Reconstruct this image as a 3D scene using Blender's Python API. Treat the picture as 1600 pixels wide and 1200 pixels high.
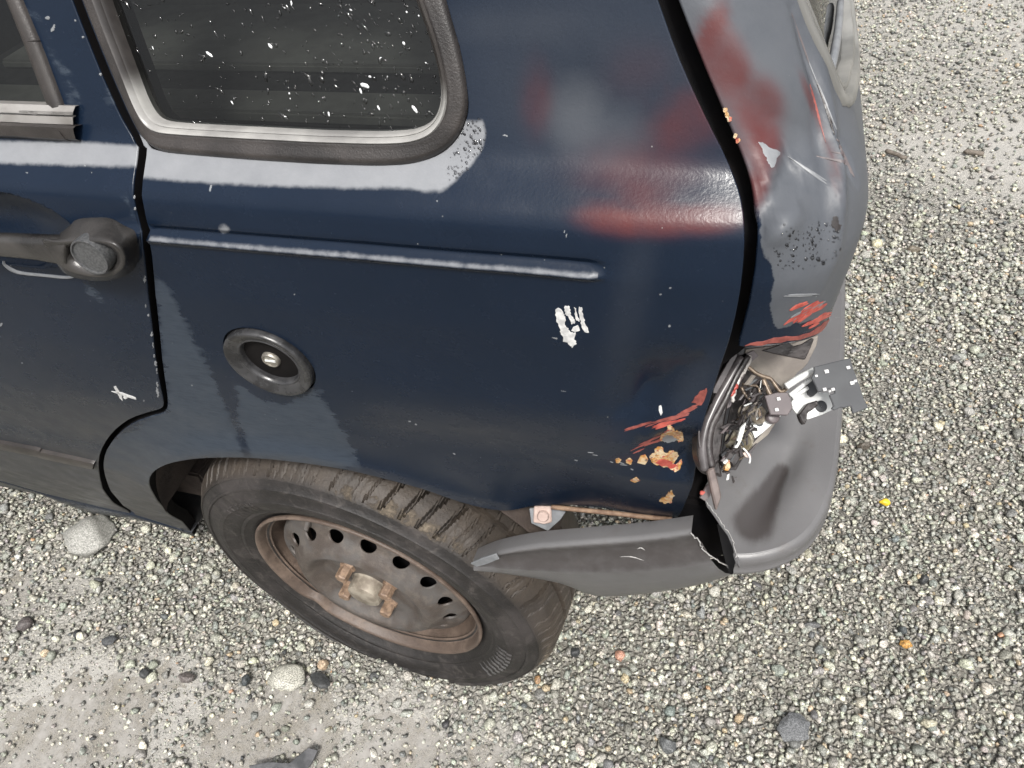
import bpy, bmesh, math, random
import numpy as np
from mathutils import Vector, Matrix
from mathutils.geometry import delaunay_2d_cdt
from mathutils.kdtree import KDTree
for o in list(bpy.data.objects): bpy.data.objects.remove(o)
SC = bpy.context.scene
COL = SC.collection
R = math.radians
rng = np.random.default_rng(7)
random.seed(7)

# ------------------------------------------------------------------ camera, sky, sun, exposure
CAM = np.array([0.44056568, -0.38555968, 1.21877764])
AX = np.array([0.96011075, 0.25927421, -0.10471021])
AY = np.array([-0.12100026, 0.72283549, 0.68034388])
AZ = np.array([-0.25208387, 0.64053551, -0.72537437])     # viewing direction
FOC = 1150.0                                              # focal length in photograph pixels (1600 wide)
cd = bpy.data.cameras.new('camera'); cam = bpy.data.objects.new('camera', cd); COL.objects.link(cam)
cd.sensor_width = 36.0; cd.lens = 36.0 * FOC / 1600.0; cd.clip_start = 0.02; cd.clip_end = 500
cam.matrix_world = Matrix(((AX[0], AY[0], -AZ[0], CAM[0]), (AX[1], AY[1], -AZ[1], CAM[1]), (AX[2], AY[2], -AZ[2], CAM[2]), (0, 0, 0, 1)))
SC.camera = cam

SUN_EL, SUN_DIR = R(58), np.array([0.30, -0.72])          # towards the sun, in plan
w = bpy.data.worlds.new('World'); SC.world = w; w.use_nodes = True
nt = w.node_tree; nt.nodes.clear()
sky = nt.nodes.new('ShaderNodeTexSky'); sky.sky_type = 'NISHITA'; sky.sun_disc = False
sky.sun_elevation = SUN_EL; sky.sun_rotation = math.atan2(SUN_DIR[0], SUN_DIR[1])
sky.air_density = 1.0; sky.dust_density = 6.0; sky.ozone_density = 1.0
hs = nt.nodes.new('ShaderNodeHueSaturation'); hs.inputs['Saturation'].default_value = 0.22   # an overcast sky is nearly grey
bg = nt.nodes.new('ShaderNodeBackground'); bg.inputs['Strength'].default_value = 0.14
wo = nt.nodes.new('ShaderNodeOutputWorld')
nt.links.new(sky.outputs[0], hs.inputs['Color']); nt.links.new(hs.outputs[0], bg.inputs['Color']); nt.links.new(bg.outputs[0], wo.inputs[0])
sl = bpy.data.lights.new('sun', 'SUN'); sl.energy = 2.4; sl.angle = R(8); sl.color = (1, 0.97, 0.92)
so = bpy.data.objects.new('sun', sl); COL.objects.link(so)
sd = Vector((SUN_DIR[0], SUN_DIR[1], 0)).normalized() * math.cos(SUN_EL) + Vector((0, 0, math.sin(SUN_EL)))
so.rotation_euler = sd.to_track_quat('Z', 'Y').to_euler(); so.location = (2, -2, 5)
SC.view_settings.view_transform = 'Standard'; SC.view_settings.look = 'None'
SC.view_settings.exposure = 0.56; SC.view_settings.gamma = 1.0
SC.render.engine = 'CYCLES'; SC.cycles.max_bounces = 6; SC.cycles.diffuse_bounces = 3; SC.cycles.glossy_bounces = 3; SC.cycles.transparent_max_bounces = 6; SC.cycles.caustics_reflective = False; SC.cycles.caustics_refractive = False

# ------------------------------------------------------------------ measuring helpers
def ray(px, py):
    return AX * ((px - 800) / FOC) - AY * ((py - 600) / FOC) + AZ
def ony(px, py, y):
    r = ray(px, py); return CAM + r * ((y - CAM[1]) / r[1])
def onz(px, py, z):
    r = ray(px, py); return CAM + r * ((z - CAM[2]) / r[2])
def onplane(px, py, p, n):
    r = ray(px, py); return CAM + r * (np.dot(np.asarray(p) - CAM, n) / np.dot(r, n))
def proj(P):
    v = np.asarray(P) - CAM; z = v @ AZ
    return np.stack([800 + FOC * (v @ AX) / z, 600 - FOC * (v @ AY) / z], -1)
def sstep(a, b, x):
    t = np.clip((np.asarray(x, float) - a) / (b - a), 0, 1); return t * t * (3 - 2 * t)
def smooth_table(pts, sig=0.006):
    zs = np.arange(pts[0][0], pts[-1][0] + 1e-9, 0.001)
    ys = np.interp(zs, [p[0] for p in pts], [p[1] for p in pts])
    k = np.exp(-0.5 * (np.arange(-40, 41) * 0.001 / sig) ** 2); k /= k.sum()
    ys = np.convolve(np.pad(ys, 40, mode='reflect', reflect_type='odd'), k, 'valid')
    return zs, ys

class Surf:                                   # a parametric surface: f(u, v) -> points
    def __init__(s, f, ub, vb, n=160):
        s.f = f; U, V = np.meshgrid(np.linspace(*ub, n), np.linspace(*vb, n), indexing='ij')
        P = f(U.ravel(), V.ravel()); s.uv = np.stack([U.ravel(), V.ravel()], 1); s.P = P
        s.q = proj(P); s.d = (P - CAM) @ AZ; s.q[s.d < 0.05] = 1e6
        s.ok = s.facing() & (s.q[:, 0] > -900) & (s.q[:, 0] < 2500) & (s.q[:, 1] > -900) & (s.q[:, 1] < 2100)
        idx = np.nonzero(s.ok)[0]; s.kd = KDTree(len(idx))
        for i in idx: s.kd.insert((s.q[i, 0], s.q[i, 1], 0.0), int(i))
        s.kd.balance()
    def facing(s):
        n = s.normal(s.uv); return (np.einsum('ij,ij->i', n, CAM - s.P) > 0)
    def normal(s, uv):
        h = 5e-4; u, v = uv[:, 0], uv[:, 1]
        n = np.cross(s.f(u + h, v) - s.f(u - h, v), s.f(u, v + h) - s.f(u, v - h))
        return n / (np.linalg.norm(n, axis=1)[:, None] + 1e-12)
    def at(s, px, py):
        i = s.kd.find((px, py, 0.0))[1]; c = s.uv[i].copy()
        for _ in range(8):
            h = 1e-4; A = np.array([c, c + (h, 0), c + (0, h)]); q = proj(s.f(A[:, 0], A[:, 1]))
            J = np.stack([(q[1] - q[0]) / h, (q[2] - q[0]) / h], 1)
            try: st = np.linalg.solve(J, np.array([px, py]) - q[0])
            except Exception: break
            if np.linalg.norm(st) > 0.03: st *= 0.03 / np.linalg.norm(st)
            c = c + st
            if abs(st[0]) + abs(st[1]) < 2e-5: break
        if np.linalg.norm(c - s.uv[i]) > 0.05: c = s.uv[i]
        return c
    def path(s, pts): return [tuple(s.at(*p)) for p in pts]

# ------------------------------------------------------------------ mesh helpers
def link(name, me, mats, parent=None, **props):
    o = bpy.data.objects.new(name, me); COL.objects.link(o)
    for m in (mats if isinstance(mats, (list, tuple)) else [mats]):
        if m: me.materials.append(m)
    if parent is not None: o.parent = parent
    for k, v in props.items(): o[k] = v
    return o
def mesh_np(name, V, F, mats, parent=None, smooth=True, normals=None, attrs=None, **props):
    me = bpy.data.meshes.new(name); me.from_pydata([tuple(map(float, v)) for v in V], [], [tuple(int(i) for i in f) for f in F])
    me.update()
    if smooth: me.shade_smooth()
    for k, a in (attrs or {}).items():
        at = me.attributes.new(k, 'FLOAT', 'POINT'); at.data.foreach_set('value', np.asarray(a, np.float32))
    if normals is not None: me.normals_split_custom_set_from_vertices([tuple(map(float, n)) for n in normals])
    return link(name, me, mats, parent, **props)
def inpoly(P, poly):
    P = np.asarray(P); poly = np.asarray(poly); x, y = P[:, 0], P[:, 1]; r = np.zeros(len(P), bool); j = len(poly) - 1
    for i in range(len(poly)):
        xi, yi = poly[i]; xj, yj = poly[j]
        with np.errstate(divide='ignore', invalid='ignore'):
            r ^= ((yi > y) != (yj > y)) & (x < (xj - xi) * (y - yi) / (yj - yi + 1e-15) + xi)
        j = i
    return r
def sdpoly(P, poly):                          # signed distance, positive inside
    P = np.asarray(P); poly = np.asarray(poly); d = np.full(len(P), 1e9)
    for i in range(len(poly)):
        a, b = poly[i - 1], poly[i]; ab = b - a; t = np.clip(((P - a) @ ab) / (ab @ ab + 1e-12), 0, 1)
        d = np.minimum(d, np.linalg.norm(P - a - t[:, None] * ab, axis=1))
    return np.where(inpoly(P, poly), d, -d)
def resample(pts, step, closed=True):
    pts = [np.asarray(p, float) for p in pts]; out = []
    n = len(pts) if closed else len(pts) - 1
    for i in range(n):
        a, b = pts[i], pts[(i + 1) % len(pts)]; k = max(1, int(np.linalg.norm(b - a) / step))
        out += [a + (b - a) * (j / k) for j in range(k)]
    if not closed: out.append(pts[-1])
    return np.array(out)
def spline(pts, n=6, closed=False):           # Catmull-Rom through the points
    p = [np.asarray(q, float) for q in pts]; N = len(p); out = []
    for i in range(N if closed else N - 1):
        if closed: a, b, c, d = p[i - 1], p[i], p[(i + 1) % N], p[(i + 2) % N]
        else: a, b, c, d = p[max(i - 1, 0)], p[i], p[i + 1], p[min(i + 2, N - 1)]
        for k in range(n):
            t = k / n
            out.append(0.5 * ((2 * b) + (c - a) * t + (2 * a - 5 * b + 4 * c - d) * t * t + (3 * b - a - 3 * c + d) * t ** 3))
    if not closed: out.append(p[-1])
    return np.array(out)
def area2(p): p = np.asarray(p); return 0.5 * np.sum(p[:, 0] * np.roll(p[:, 1], -1) - np.roll(p[:, 0], -1) * p[:, 1])
def cdt(outline, holes, spacing, extra=None):
    loops = [resample(outline, spacing * 0.8)] + [resample(h, spacing * 0.6) for h in holes]
    pts = []; edges = []; lid = []
    for L in loops:
        s = len(pts); pts += [tuple(p) for p in L]; m = len(L)
        edges += [(s + i, s + (i + 1) % m) for i in range(m)]; lid.append((s, m))
    B = np.array(pts)
    lo, hi = B.min(0), B.max(0)
    gx, gy = np.meshgrid(np.arange(lo[0], hi[0], spacing), np.arange(lo[1], hi[1], spacing), indexing='ij')
    gx[:, ::2] += spacing * 0.5
    G = np.stack([gx.ravel(), gy.ravel()], 1)
    if extra is not None and len(extra):
        E = np.asarray(extra)
        G = G[nearest(G, E) > spacing * 0.5]; G = np.concatenate([G, E])
    keep = inpoly(G, loops[0])
    for L in loops[1:]: keep &= ~inpoly(G, L)
    G = G[keep]
    if len(G):
        G = G[nearest(G, B) > spacing * 0.42]
    allp = [Vector(p) for p in pts] + [Vector(tuple(g)) for g in G]
    r = delaunay_2d_cdt(allp, edges, [], 0, 1e-7)
    V = np.array([tuple(v) for v in r[0]]); F = np.array([f for f in r[2] if len(f) == 3])
    c = V[F].mean(1); k = inpoly(c, loops[0])
    for L in loops[1:]: k &= ~inpoly(c, L)
    F = F[k]
    a = V[F]; s = (a[:, 1, 0] - a[:, 0, 0]) * (a[:, 2, 1] - a[:, 0, 1]) - (a[:, 1, 1] - a[:, 0, 1]) * (a[:, 2, 0] - a[:, 0, 0])
    F[s < 0] = F[s < 0][:, ::-1]
    # directed border edges
    ed = {}
    for f in F:
        for i in range(3):
            e = (f[i], f[(i + 1) % 3])
            if (e[1], e[0]) in ed: del ed[(e[1], e[0])]
            else: ed[e] = 1
    return V, F, list(ed)
def nearest(A, B):
    kd = KDTree(len(B))
    for i, b in enumerate(B): kd.insert((b[0], b[1], 0.0), i)
    kd.balance(); return np.array([kd.find((a[0], a[1], 0.0))[2] for a in A])
def panel(name, surf, outline, mat, parent, holes=(), spacing=0.008, extra=None, lift=0.0, skirt=((0.0015, 0.0015), (0.0012, 0.016)), flip=False, attrs=None, edge=None, **props):
    """sheet laid on surf inside outline (uv), with rolled-back edges; normals follow the surface"""
    V2, F, bd = cdt(outline, holes, spacing, extra)
    nm = surf.normal(V2)
    if flip: nm = -nm; 
    P = surf.f(V2[:, 0], V2[:, 1]) + nm * lift
    V = [P]; N = [nm]; FF = [list(f) for f in (F[:, ::-1] if flip else F)]
    nxt = {a: b for a, b in bd}; prv = {b: a for a, b in bd}; idx = sorted(set(nxt) & set(prv)); mp = {}
    base = len(P)
    if skirt:
        I = np.array(idx); tan = P[[nxt[i] for i in idx]] - P[[prv[i] for i in idx]]
        out = np.cross(tan, nm[I]); 
        if flip: out = -out
        out /= np.linalg.norm(out, axis=1)[:, None] + 1e-12
        prev = {i: i for i in idx}
        for k, (o, d) in enumerate(skirt):
            V.append(P[I] + out * o - nm[I] * d); N.append(out * (0.8 if k == 0 else 1) + nm[I] * (0.6 if k == 0 else 0))
            cur = {i: base + j for j, i in enumerate(idx)}; base += len(idx)
            for a, b in bd:
                if a in prev and b in prev:
                    q = [prev[b], prev[a], cur[a], cur[b]]; FF.append(q[::-1] if flip else q)
            prev = cur
    V = np.concatenate(V); N = np.concatenate(N); N /= np.linalg.norm(N, axis=1)[:, None] + 1e-12
    at = None
    if attrs:
        at = {}
        for k, fn in attrs.items():
            v = fn(V2); at[k] = np.concatenate([v] + [v[np.array(idx)] for _ in (skirt or ())]) if skirt else v
    nmain = len(F) + (len(bd) if skirt and len(skirt) > 2 else len(FF))
    o = mesh_np(name, V, FF, [mat, edge] if edge else mat, parent, normals=N, attrs=at, **props)
    if edge and skirt and len(skirt) > 2:
        mi = np.zeros(len(FF), np.int32); mi[len(F) + 2 * (len(FF) - len(F)) // len(skirt):] = 1; o.data.polygons.foreach_set('material_index', mi)  # deep edge returns blackened, painting the shade in the gaps
    return o
def loft(name, rows, mat, parent, closed_u=False, closed_v=False, flip=False, attrs=None, smooth=True, **props):
    A = np.asarray(rows, float); n, m = A.shape[:2]; F = []
    for i in range(n if closed_u else n - 1):
        for j in range(m if closed_v else m - 1):
            q = [i * m + j, i * m + (j + 1) % m, ((i + 1) % n) * m + (j + 1) % m, ((i + 1) % n) * m + j]; F.append(q[::-1] if flip else q)
    return mesh_np(name, A.reshape(-1, 3), F, mat, parent, smooth=smooth, attrs=attrs, **props)
def bm_obj(name, bm, mat, parent, smooth=False, **props):
    bmesh.ops.recalc_face_normals(bm, faces=bm.faces); me = bpy.data.meshes.new(name); bm.to_mesh(me); bm.free()
    if smooth: me.shade_smooth()
    return link(name, me, mat, parent, **props)
def plate(name, pts3, thick, mat, parent, bevel=0.0006, bend=0.0, **props):
    """real plate of a given thickness; pts3 outline in space (facing the first normal)"""
    P = [Vector(tuple(p)) for p in pts3]; c = sum(P, Vector()) / len(P); n = Vector()
    for i in range(len(P)): n += (P[i] - c).cross(P[(i + 1) % len(P)] - c)
    n.normalize()
    if n.dot(Vector(tuple(CAM)) - c) < 0: n = -n
    bm = bmesh.new(); vs = [bm.verts.new(p) for p in P]; f = bm.faces.new(vs)
    r = bmesh.ops.extrude_face_region(bm, geom=[f]); bmesh.ops.translate(bm, vec=-n * thick, verts=[v for v in r['geom'] if isinstance(v, bmesh.types.BMVert)])
    if bevel: bmesh.ops.bevel(bm, geom=[e for e in bm.edges], offset=bevel, segments=1, affect='EDGES')
    return bm_obj(name, bm, mat, parent, **props)
def pplate(name, px, p, n, thick, mat, parent, **k):
    return plate(name, [onplane(x, y, p, np.asarray(n, float)) for x, y in px], thick, mat, parent, **k)
def tube_rows(path, rad, k=8):
    P = [np.asarray(p, float) for p in path]; rows = []; up = np.array([0.13, 0.2, 0.97])
    for i, p in enumerate(P):
        t = P[min(i + 1, len(P) - 1)] - P[max(i - 1, 0)]; t /= np.linalg.norm(t) + 1e-12
        a = np.cross(t, up); a /= np.linalg.norm(a) + 1e-9; b = np.cross(t, a); r = rad[i] if hasattr(rad, '__len__') else rad
        rows.append([p + r * (math.cos(q) * a + math.sin(q) * b) for q in np.linspace(0, 2 * math.pi, k, endpoint=False)])
    return rows
def tube(name, path, rad, mat, parent, k=8, **props):
    rows = tube_rows(path, rad, k); c0 = np.mean(rows[0], 0); c1 = np.mean(rows[-1], 0)
    rows = [[c0] * k] + rows + [[c1] * k]
    return loft(name, rows, mat, parent, closed_v=True, **props)
def lathe(name, prof, M, mat, parent, seg=96, arc=None, smooth=True, **props):
    """prof: (radius, offset along axis); M: 4x4 numpy frame, axis = column 2"""
    th = np.linspace(0, 2 * math.pi, seg, endpoint=False); rows = []
    for r, h in prof:
        L = np.stack([r * np.cos(th), r * np.sin(th), np.full(seg, h), np.ones(seg)], 0); rows.append((M @ L)[:3].T)
    return loft(name, rows, mat, parent, closed_v=True, smooth=smooth, **props)
def frame(c, n, up=(0, 0, 1)):
    n = np.asarray(n, float); n /= np.linalg.norm(n); a = np.cross(up, n); a /= np.linalg.norm(a); b = np.cross(n, a)
    M = np.eye(4); M[:3, 0] = a; M[:3, 1] = b; M[:3, 2] = n; M[:3, 3] = c; return M
def sharp(o, ang=40):
    me = o.data; bm = bmesh.new(); bm.from_mesh(me)
    for e in bm.edges:
        if len(e.link_faces) == 2 and e.calc_face_angle(0) > R(ang): e.smooth = False
    bm.to_mesh(me); bm.free(); return o
def blob(cx, cy, rx, ry, ang, seed, n=22, rough=0.35):
    g = np.random.default_rng(seed); out = []; ph = g.uniform(0, 6.28, 4); ca, sa = math.cos(ang), math.sin(ang)
    for i in range(n):
        t = 2 * math.pi * i / n; r = 1 + rough * (0.5 * math.sin(2 * t + ph[0]) + 0.4 * math.sin(3 * t + ph[1]) + 0.35 * math.sin(5 * t + ph[2])) * 0.6 + rough * g.normal() * 0.3
        r = max(r, 0.25); a, b = rx * r * math.cos(t), ry * r * math.sin(t); out.append((cx + a * ca - b * sa, cy + a * sa + b * ca))
    return out

# ------------------------------------------------------------------ materials
class NG:
    def __init__(s, name):
        s.m = bpy.data.materials.new(name); s.m.use_nodes = True; s.t = s.m.node_tree; s.b = s.t.nodes['Principled BSDF']; s.out = s.t.nodes['Material Output']
        s.co = s.n('ShaderNodeTexCoord').outputs['Object']
    def n(s, typ, **kw):
        x = s.t.nodes.new(typ)
        for k, v in kw.items(): setattr(x, k, v)
        return x
    def set(s, sock, v):
        if hasattr(v, 'is_output') or isinstance(v, bpy.types.NodeSocket): s.t.links.new(v, sock)
        else:
            if isinstance(v, tuple) and len(v) == 3 and sock.type == 'RGBA': v = (*v, 1)
            sock.default_value = v
    def P(s, **kw):
        for k, v in kw.items(): s.set(s.b.inputs[k.replace('_', ' ')], v)
        return s
    def noise(s, scale, detail=4, rough=0.55, vec=None, dist=0.0, stretch=None):
        x = s.n('ShaderNodeTexNoise'); x.inputs['Scale'].default_value = scale; x.inputs['Detail'].default_value = detail; x.inputs['Roughness'].default_value = rough; x.inputs['Distortion'].default_value = dist
        v = vec or s.co
        if stretch:
            mp = s.n('ShaderNodeMapping'); mp.inputs['Scale'].default_value = stretch[0]; mp.inputs['Rotation'].default_value = stretch[1] if len(stretch) > 1 else (0, 0, 0); s.set(mp.inputs['Vector'], v); v = mp.outputs[0]
        s.set(x.inputs['Vector'], v); return x.outputs['Fac']
    def vor(s, scale, feature='F1', out='Distance', vec=None):
        x = s.n('ShaderNodeTexVoronoi', feature=feature); x.inputs['Scale'].default_value = scale; s.set(x.inputs['Vector'], vec or s.co); return x.outputs[out]
    def ramp(s, v, a, b, lo=0.0, hi=1.0):
        x = s.n('ShaderNodeMapRange', interpolation_type='SMOOTHSTEP'); s.set(x.inputs['Value'], v); x.inputs['From Min'].default_value = a; x.inputs['From Max'].default_value = b; x.inputs['To Min'].default_value = lo; x.inputs['To Max'].default_value = hi
        return x.outputs[0]
    def mix(s, f, a, b):
        x = s.n('ShaderNodeMix', data_type='RGBA'); s.set(x.inputs['Factor'], f); s.set(x.inputs['A'], a) if False else None
        s.set(x.inputs[6], a); s.set(x.inputs[7], b); return x.outputs[2]
    def mixf(s, f, a, b):
        x = s.n('ShaderNodeMix', data_type='FLOAT'); s.set(x.inputs[0], f); s.set(x.inputs[2], a); s.set(x.inputs[3], b); return x.outputs[0]
    def math(s, op, a, b=0.0):
        x = s.n('ShaderNodeMath', operation=op); s.set(x.inputs[0], a); s.set(x.inputs[1], b); return x.outputs[0]
    def attr(s, name, out='Fac'):
        x = s.n('ShaderNodeAttribute', attribute_name=name); return x.outputs[out]
    def bump(s, h, dist=0.001, strength=1.0):
        x = s.n('ShaderNodeBump'); x.inputs['Distance'].default_value = dist; x.inputs['Strength'].default_value = strength; s.set(x.inputs['Height'], h); s.set(s.b.inputs['Normal'], x.outputs[0]); return s
def simple(name, c1, c2, rough=0.5, scale=40, metal=0.0, bump=0.0, bscale=300, lo=0.35, hi=0.65, r2=None, spec=0.5):
    g = NG(name); f = g.ramp(g.noise(scale, 6, 0.6), lo, hi); g.P(Base_Color=g.mix(f, c1, c2), Roughness=g.mixf(f, rough, r2 if r2 is not None else rough), Metallic=metal)
    g.P(Specular_IOR_Level=spec)
    if bump: g.bump(g.noise(bscale, 5, 0.6), bump)
    return g.m
def make_paint():
    g = NG('navy_paint'); n1 = g.noise(14, 6, 0.6); n2 = g.noise(420, 3, 0.6)
    sp = g.noise(60, 4, 0.6, stretch=((1, 1, 6.0), (0, R(58), 0)))
    base = g.mix(n1, (0.0046, 0.0098, 0.0205), (0.0073, 0.0138, 0.0280))
    # chalky oxidised paint with its own outline
    ch = g.ramp(g.math('ADD', g.attr('chalk'), g.math('MULTIPLY', g.math('SUBTRACT', g.noise(45, 5, 0.65, stretch=((1, 1, 2.5), (0, R(-35), 0))), 0.5), 0.030)), -0.002, 0.006)
    base = g.mix(g.math('MULTIPLY', ch, g.ramp(sp, 0.25, 0.6, 0.55, 1.0)), base, (0.034, 0.045, 0.062))
    gr = g.math('MAXIMUM', g.attr('grey'), g.ramp(g.math('ADD', g.attr('gsd'), g.math('MULTIPLY', g.math('SUBTRACT', g.noise(60, 6, 0.7), 0.5), 0.012)), 0.0, 0.0015)); base = g.mix(g.math('MULTIPLY', gr, g.ramp(g.noise(24, 6, 0.65), 0.25, 0.6, 0.8, 1.0)), base, (0.082, 0.088, 0.099))
    pr = g.math('MULTIPLY', g.attr('primer'), g.ramp(g.noise(22, 4, 0.5), 0.2, 0.7, 0.55, 1.0))
    base = g.mix(g.ramp(pr, 0.0, 1.1), base, (0.082, 0.0175, 0.0165))
    du = g.math('MULTIPLY', g.attr('dust'), g.ramp(g.noise(26, 7, 0.7, stretch=((0.35, 1, 1.6),)), 0.25, 0.75, 0.35, 1.0))
    base = g.mix(du, base, (0.075, 0.072, 0.066))
    spk = g.ramp(g.vor(95), 0.06, 0.035); spk = g.math('MULTIPLY', spk, g.ramp(g.noise(31, 2), 0.58, 0.66))
    base = g.mix(g.math('MULTIPLY', spk, 0.55), base, (0.42, 0.42, 0.40))
    pe = g.ramp(g.math('ADD', g.attr('peel_sheen'), g.math('MULTIPLY', g.math('SUBTRACT', g.noise(110, 5, 0.65), 0.5), 0.0030)), -0.0006, 0.0024)
    base = g.mix(pe, base, g.mix(g.noise(50, 6, 0.7), (0.150, 0.157, 0.170), (0.23, 0.237, 0.25)))
    dry = g.math('ADD', g.ramp(g.noise(33, 6, 0.65), 0.3, 0.7, 0.17, 0.30), g.math('ADD', g.math('MULTIPLY', ch, 0.14), g.math('MULTIPLY', du, 0.3)))
    g.P(Base_Color=base, Roughness=g.mixf(pe, g.mixf(gr, dry, 0.42), 0.33), Specular_IOR_Level=0.24)
    h = g.math('ADD', g.math('MULTIPLY', n2, 0.25), g.math('MULTIPLY', g.noise(18, 3, 0.5), 1.0)); g.bump(h, 0.0009, 0.55)
    return g.m
M_paint = make_paint()
M_paint2 = simple('plain_navy_paint', (0.009, 0.014, 0.028), (0.012, 0.018, 0.034), 0.3, 12)
M_black = simple('black_void', (0.004, 0.004, 0.005), (0.007, 0.006, 0.006), 0.9, 20, spec=0.1)
M_under = simple('dirty_underseal', (0.030, 0.022, 0.019), (0.062, 0.047, 0.039), 0.9, 18, bump=0.002, bscale=90)
M_rubber = simple('weathered_rubber', (0.017, 0.0150, 0.0145), (0.042, 0.037, 0.035), 0.4, 22, bump=0.0004, bscale=700, r2=0.26)
M_trim = simple('dark_trim_plastic', (0.024, 0.021, 0.020), (0.050, 0.044, 0.041), 0.4, 16, bump=0.0003, bscale=900, r2=0.3)
M_handle = simple('worn_handle_plastic', (0.018, 0.017, 0.0165), (0.045, 0.042, 0.040), 0.28, 22, bump=0.0002, bscale=900, r2=0.22)
def make_bumper():
    g = NG('grey_bumper_plastic'); n = g.noise(7, 6, 0.6); sc = g.ramp(g.noise(26, 8, 0.75, stretch=((0.3, 1, 2.0),)), 0.62, 0.75)
    dk = g.ramp(g.noise(11, 5, 0.6), 0.6, 0.78); c = g.mix(n, (0.080, 0.078, 0.080), (0.150, 0.148, 0.150)); c = g.mix(g.math('MULTIPLY', sc, 0.35), c, (0.27, 0.265, 0.26)); c = g.mix(g.math('MULTIPLY', dk, 0.5), c, (0.07, 0.062, 0.06))
    st = g.noise(70, 6, 0.7, stretch=((1.0, 0.25, 1.0), (0, 0, R(-35)))); sq = g.ramp(g.math('ADD', g.attr('scuff_shade'), g.math('MULTIPLY', g.math('SUBTRACT', st, 0.5), 0.6)), 0.25, 0.85); c = g.mix(g.math('MULTIPLY', sq, 0.88), c, (0.034, 0.029, 0.028))
    sw = g.ramp(g.noise(150, 7, 0.75, stretch=((0.12, 1.0, 1.0), (0, 0, R(25)))), 0.66, 0.72); c = g.mix(g.math('MULTIPLY', sw, 0.5), c, (0.33, 0.325, 0.32)); dt = g.ramp(g.noise(34, 8, 0.75), 0.56, 0.70); c = g.mix(g.math('MULTIPLY', dt, 0.35), c, (0.085, 0.075, 0.066))
    g.P(Base_Color=c, Roughness=g.ramp(n, 0.3, 0.7, 0.28, 0.44)); g.bump(g.noise(900, 3, 0.6), 0.0003, 0.6); return g.m
M_bumper = make_bumper()
M_white = simple('bright_metal', (0.60, 0.61, 0.60), (0.74, 0.75, 0.73), 0.4, 30)
M_greyp = simple('grey_plate', (0.050, 0.052, 0.056), (0.064, 0.067, 0.071), 0.6, 20)
M_brownp = simple('brown_grey_plate', (0.085, 0.07, 0.073), (0.12, 0.10, 0.10), 0.42, 30)
M_tan = simple('tan_inner_metal', (0.16, 0.14, 0.125), (0.26, 0.235, 0.205), 0.6, 24, bump=0.0003)
M_housing = simple('broken_black_plastic', (0.012, 0.010, 0.010), (0.045, 0.038, 0.038), 0.3, 55, bump=0.0008, bscale=120, r2=0.5)
M_copper = simple('copper_strip', (0.085, 0.062, 0.045), (0.22, 0.17, 0.125), 0.4, 120, metal=0.3)
def make_chip():
    g = NG('rust_and_filler'); c = g.mix(g.ramp(g.noise(160, 6, 0.7), 0.4, 0.6), (0.46, 0.22, 0.05), (0.58, 0.47, 0.31)); c = g.mix(g.ramp(g.noise(230, 5, 0.7), 0.54, 0.62), c, (0.40, 0.09, 0.07)); c = g.mix(g.ramp(g.noise(120, 6, 0.75), 0.56, 0.64), c, (0.03, 0.03, 0.04))
    g.P(Base_Color=c, Roughness=0.75); g.bump(g.noise(300, 6, 0.7), 0.002); return g.m
M_rustchip = make_chip()
M_red = simple('red_paint', (0.30, 0.045, 0.035), (0.45, 0.10, 0.075), 0.45, 120, bump=0.0004)
M_pink = simple('dull_red_paint', (0.16, 0.04, 0.034), (0.27, 0.075, 0.06), 0.5, 160)
M_whitep = simple('white_paint', (0.42, 0.42, 0.42), (0.66, 0.66, 0.65), 0.5, 200)
M_greyprim = simple('grey_primer', (0.15, 0.157, 0.168), (0.21, 0.218, 0.228), 0.4, 60)
M_wetfilm = simple('wet_grey_film', (0.10, 0.105, 0.11), (0.16, 0.165, 0.17), 0.1, 25, spec=0.8)
M_bolt = simple('rusty_bolt', (0.13, 0.085, 0.058), (0.25, 0.17, 0.115), 0.6, 150, bump=0.0006, bscale=350)
M_hub = simple('dull_hub_cap', (0.20, 0.17, 0.135), (0.36, 0.32, 0.26), 0.42, 60, metal=0.3, bump=0.0003)
M_pinkplate = simple('pinkish_washer', (0.36, 0.27, 0.235), (0.46, 0.36, 0.32), 0.6, 90)
def make_rust(name, a, b, c, lo=0.42, hi=0.62):
    g = NG(name); f = g.ramp(g.noise(17, 7, 0.65), lo, hi); k = g.ramp(g.noise(70, 6, 0.7), 0.45, 0.7)
    col = g.mix(f, a, b); col = g.mix(g.math('MULTIPLY', k, 0.6), col, c); g.P(Base_Color=col, Roughness=g.mixf(f, 0.42, 0.62)); g.bump(g.noise(380, 5, 0.7), 0.0007); return g.m
M_rim = make_rust('rusty_rim_steel', (0.085, 0.062, 0.049), (0.140, 0.103, 0.080), (0.045, 0.032, 0.027))
M_disc = make_rust('grey_brown_disc_steel', (0.062, 0.050, 0.043), (0.080, 0.074, 0.070), (0.125, 0.106, 0.09), 0.4, 0.6)
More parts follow.
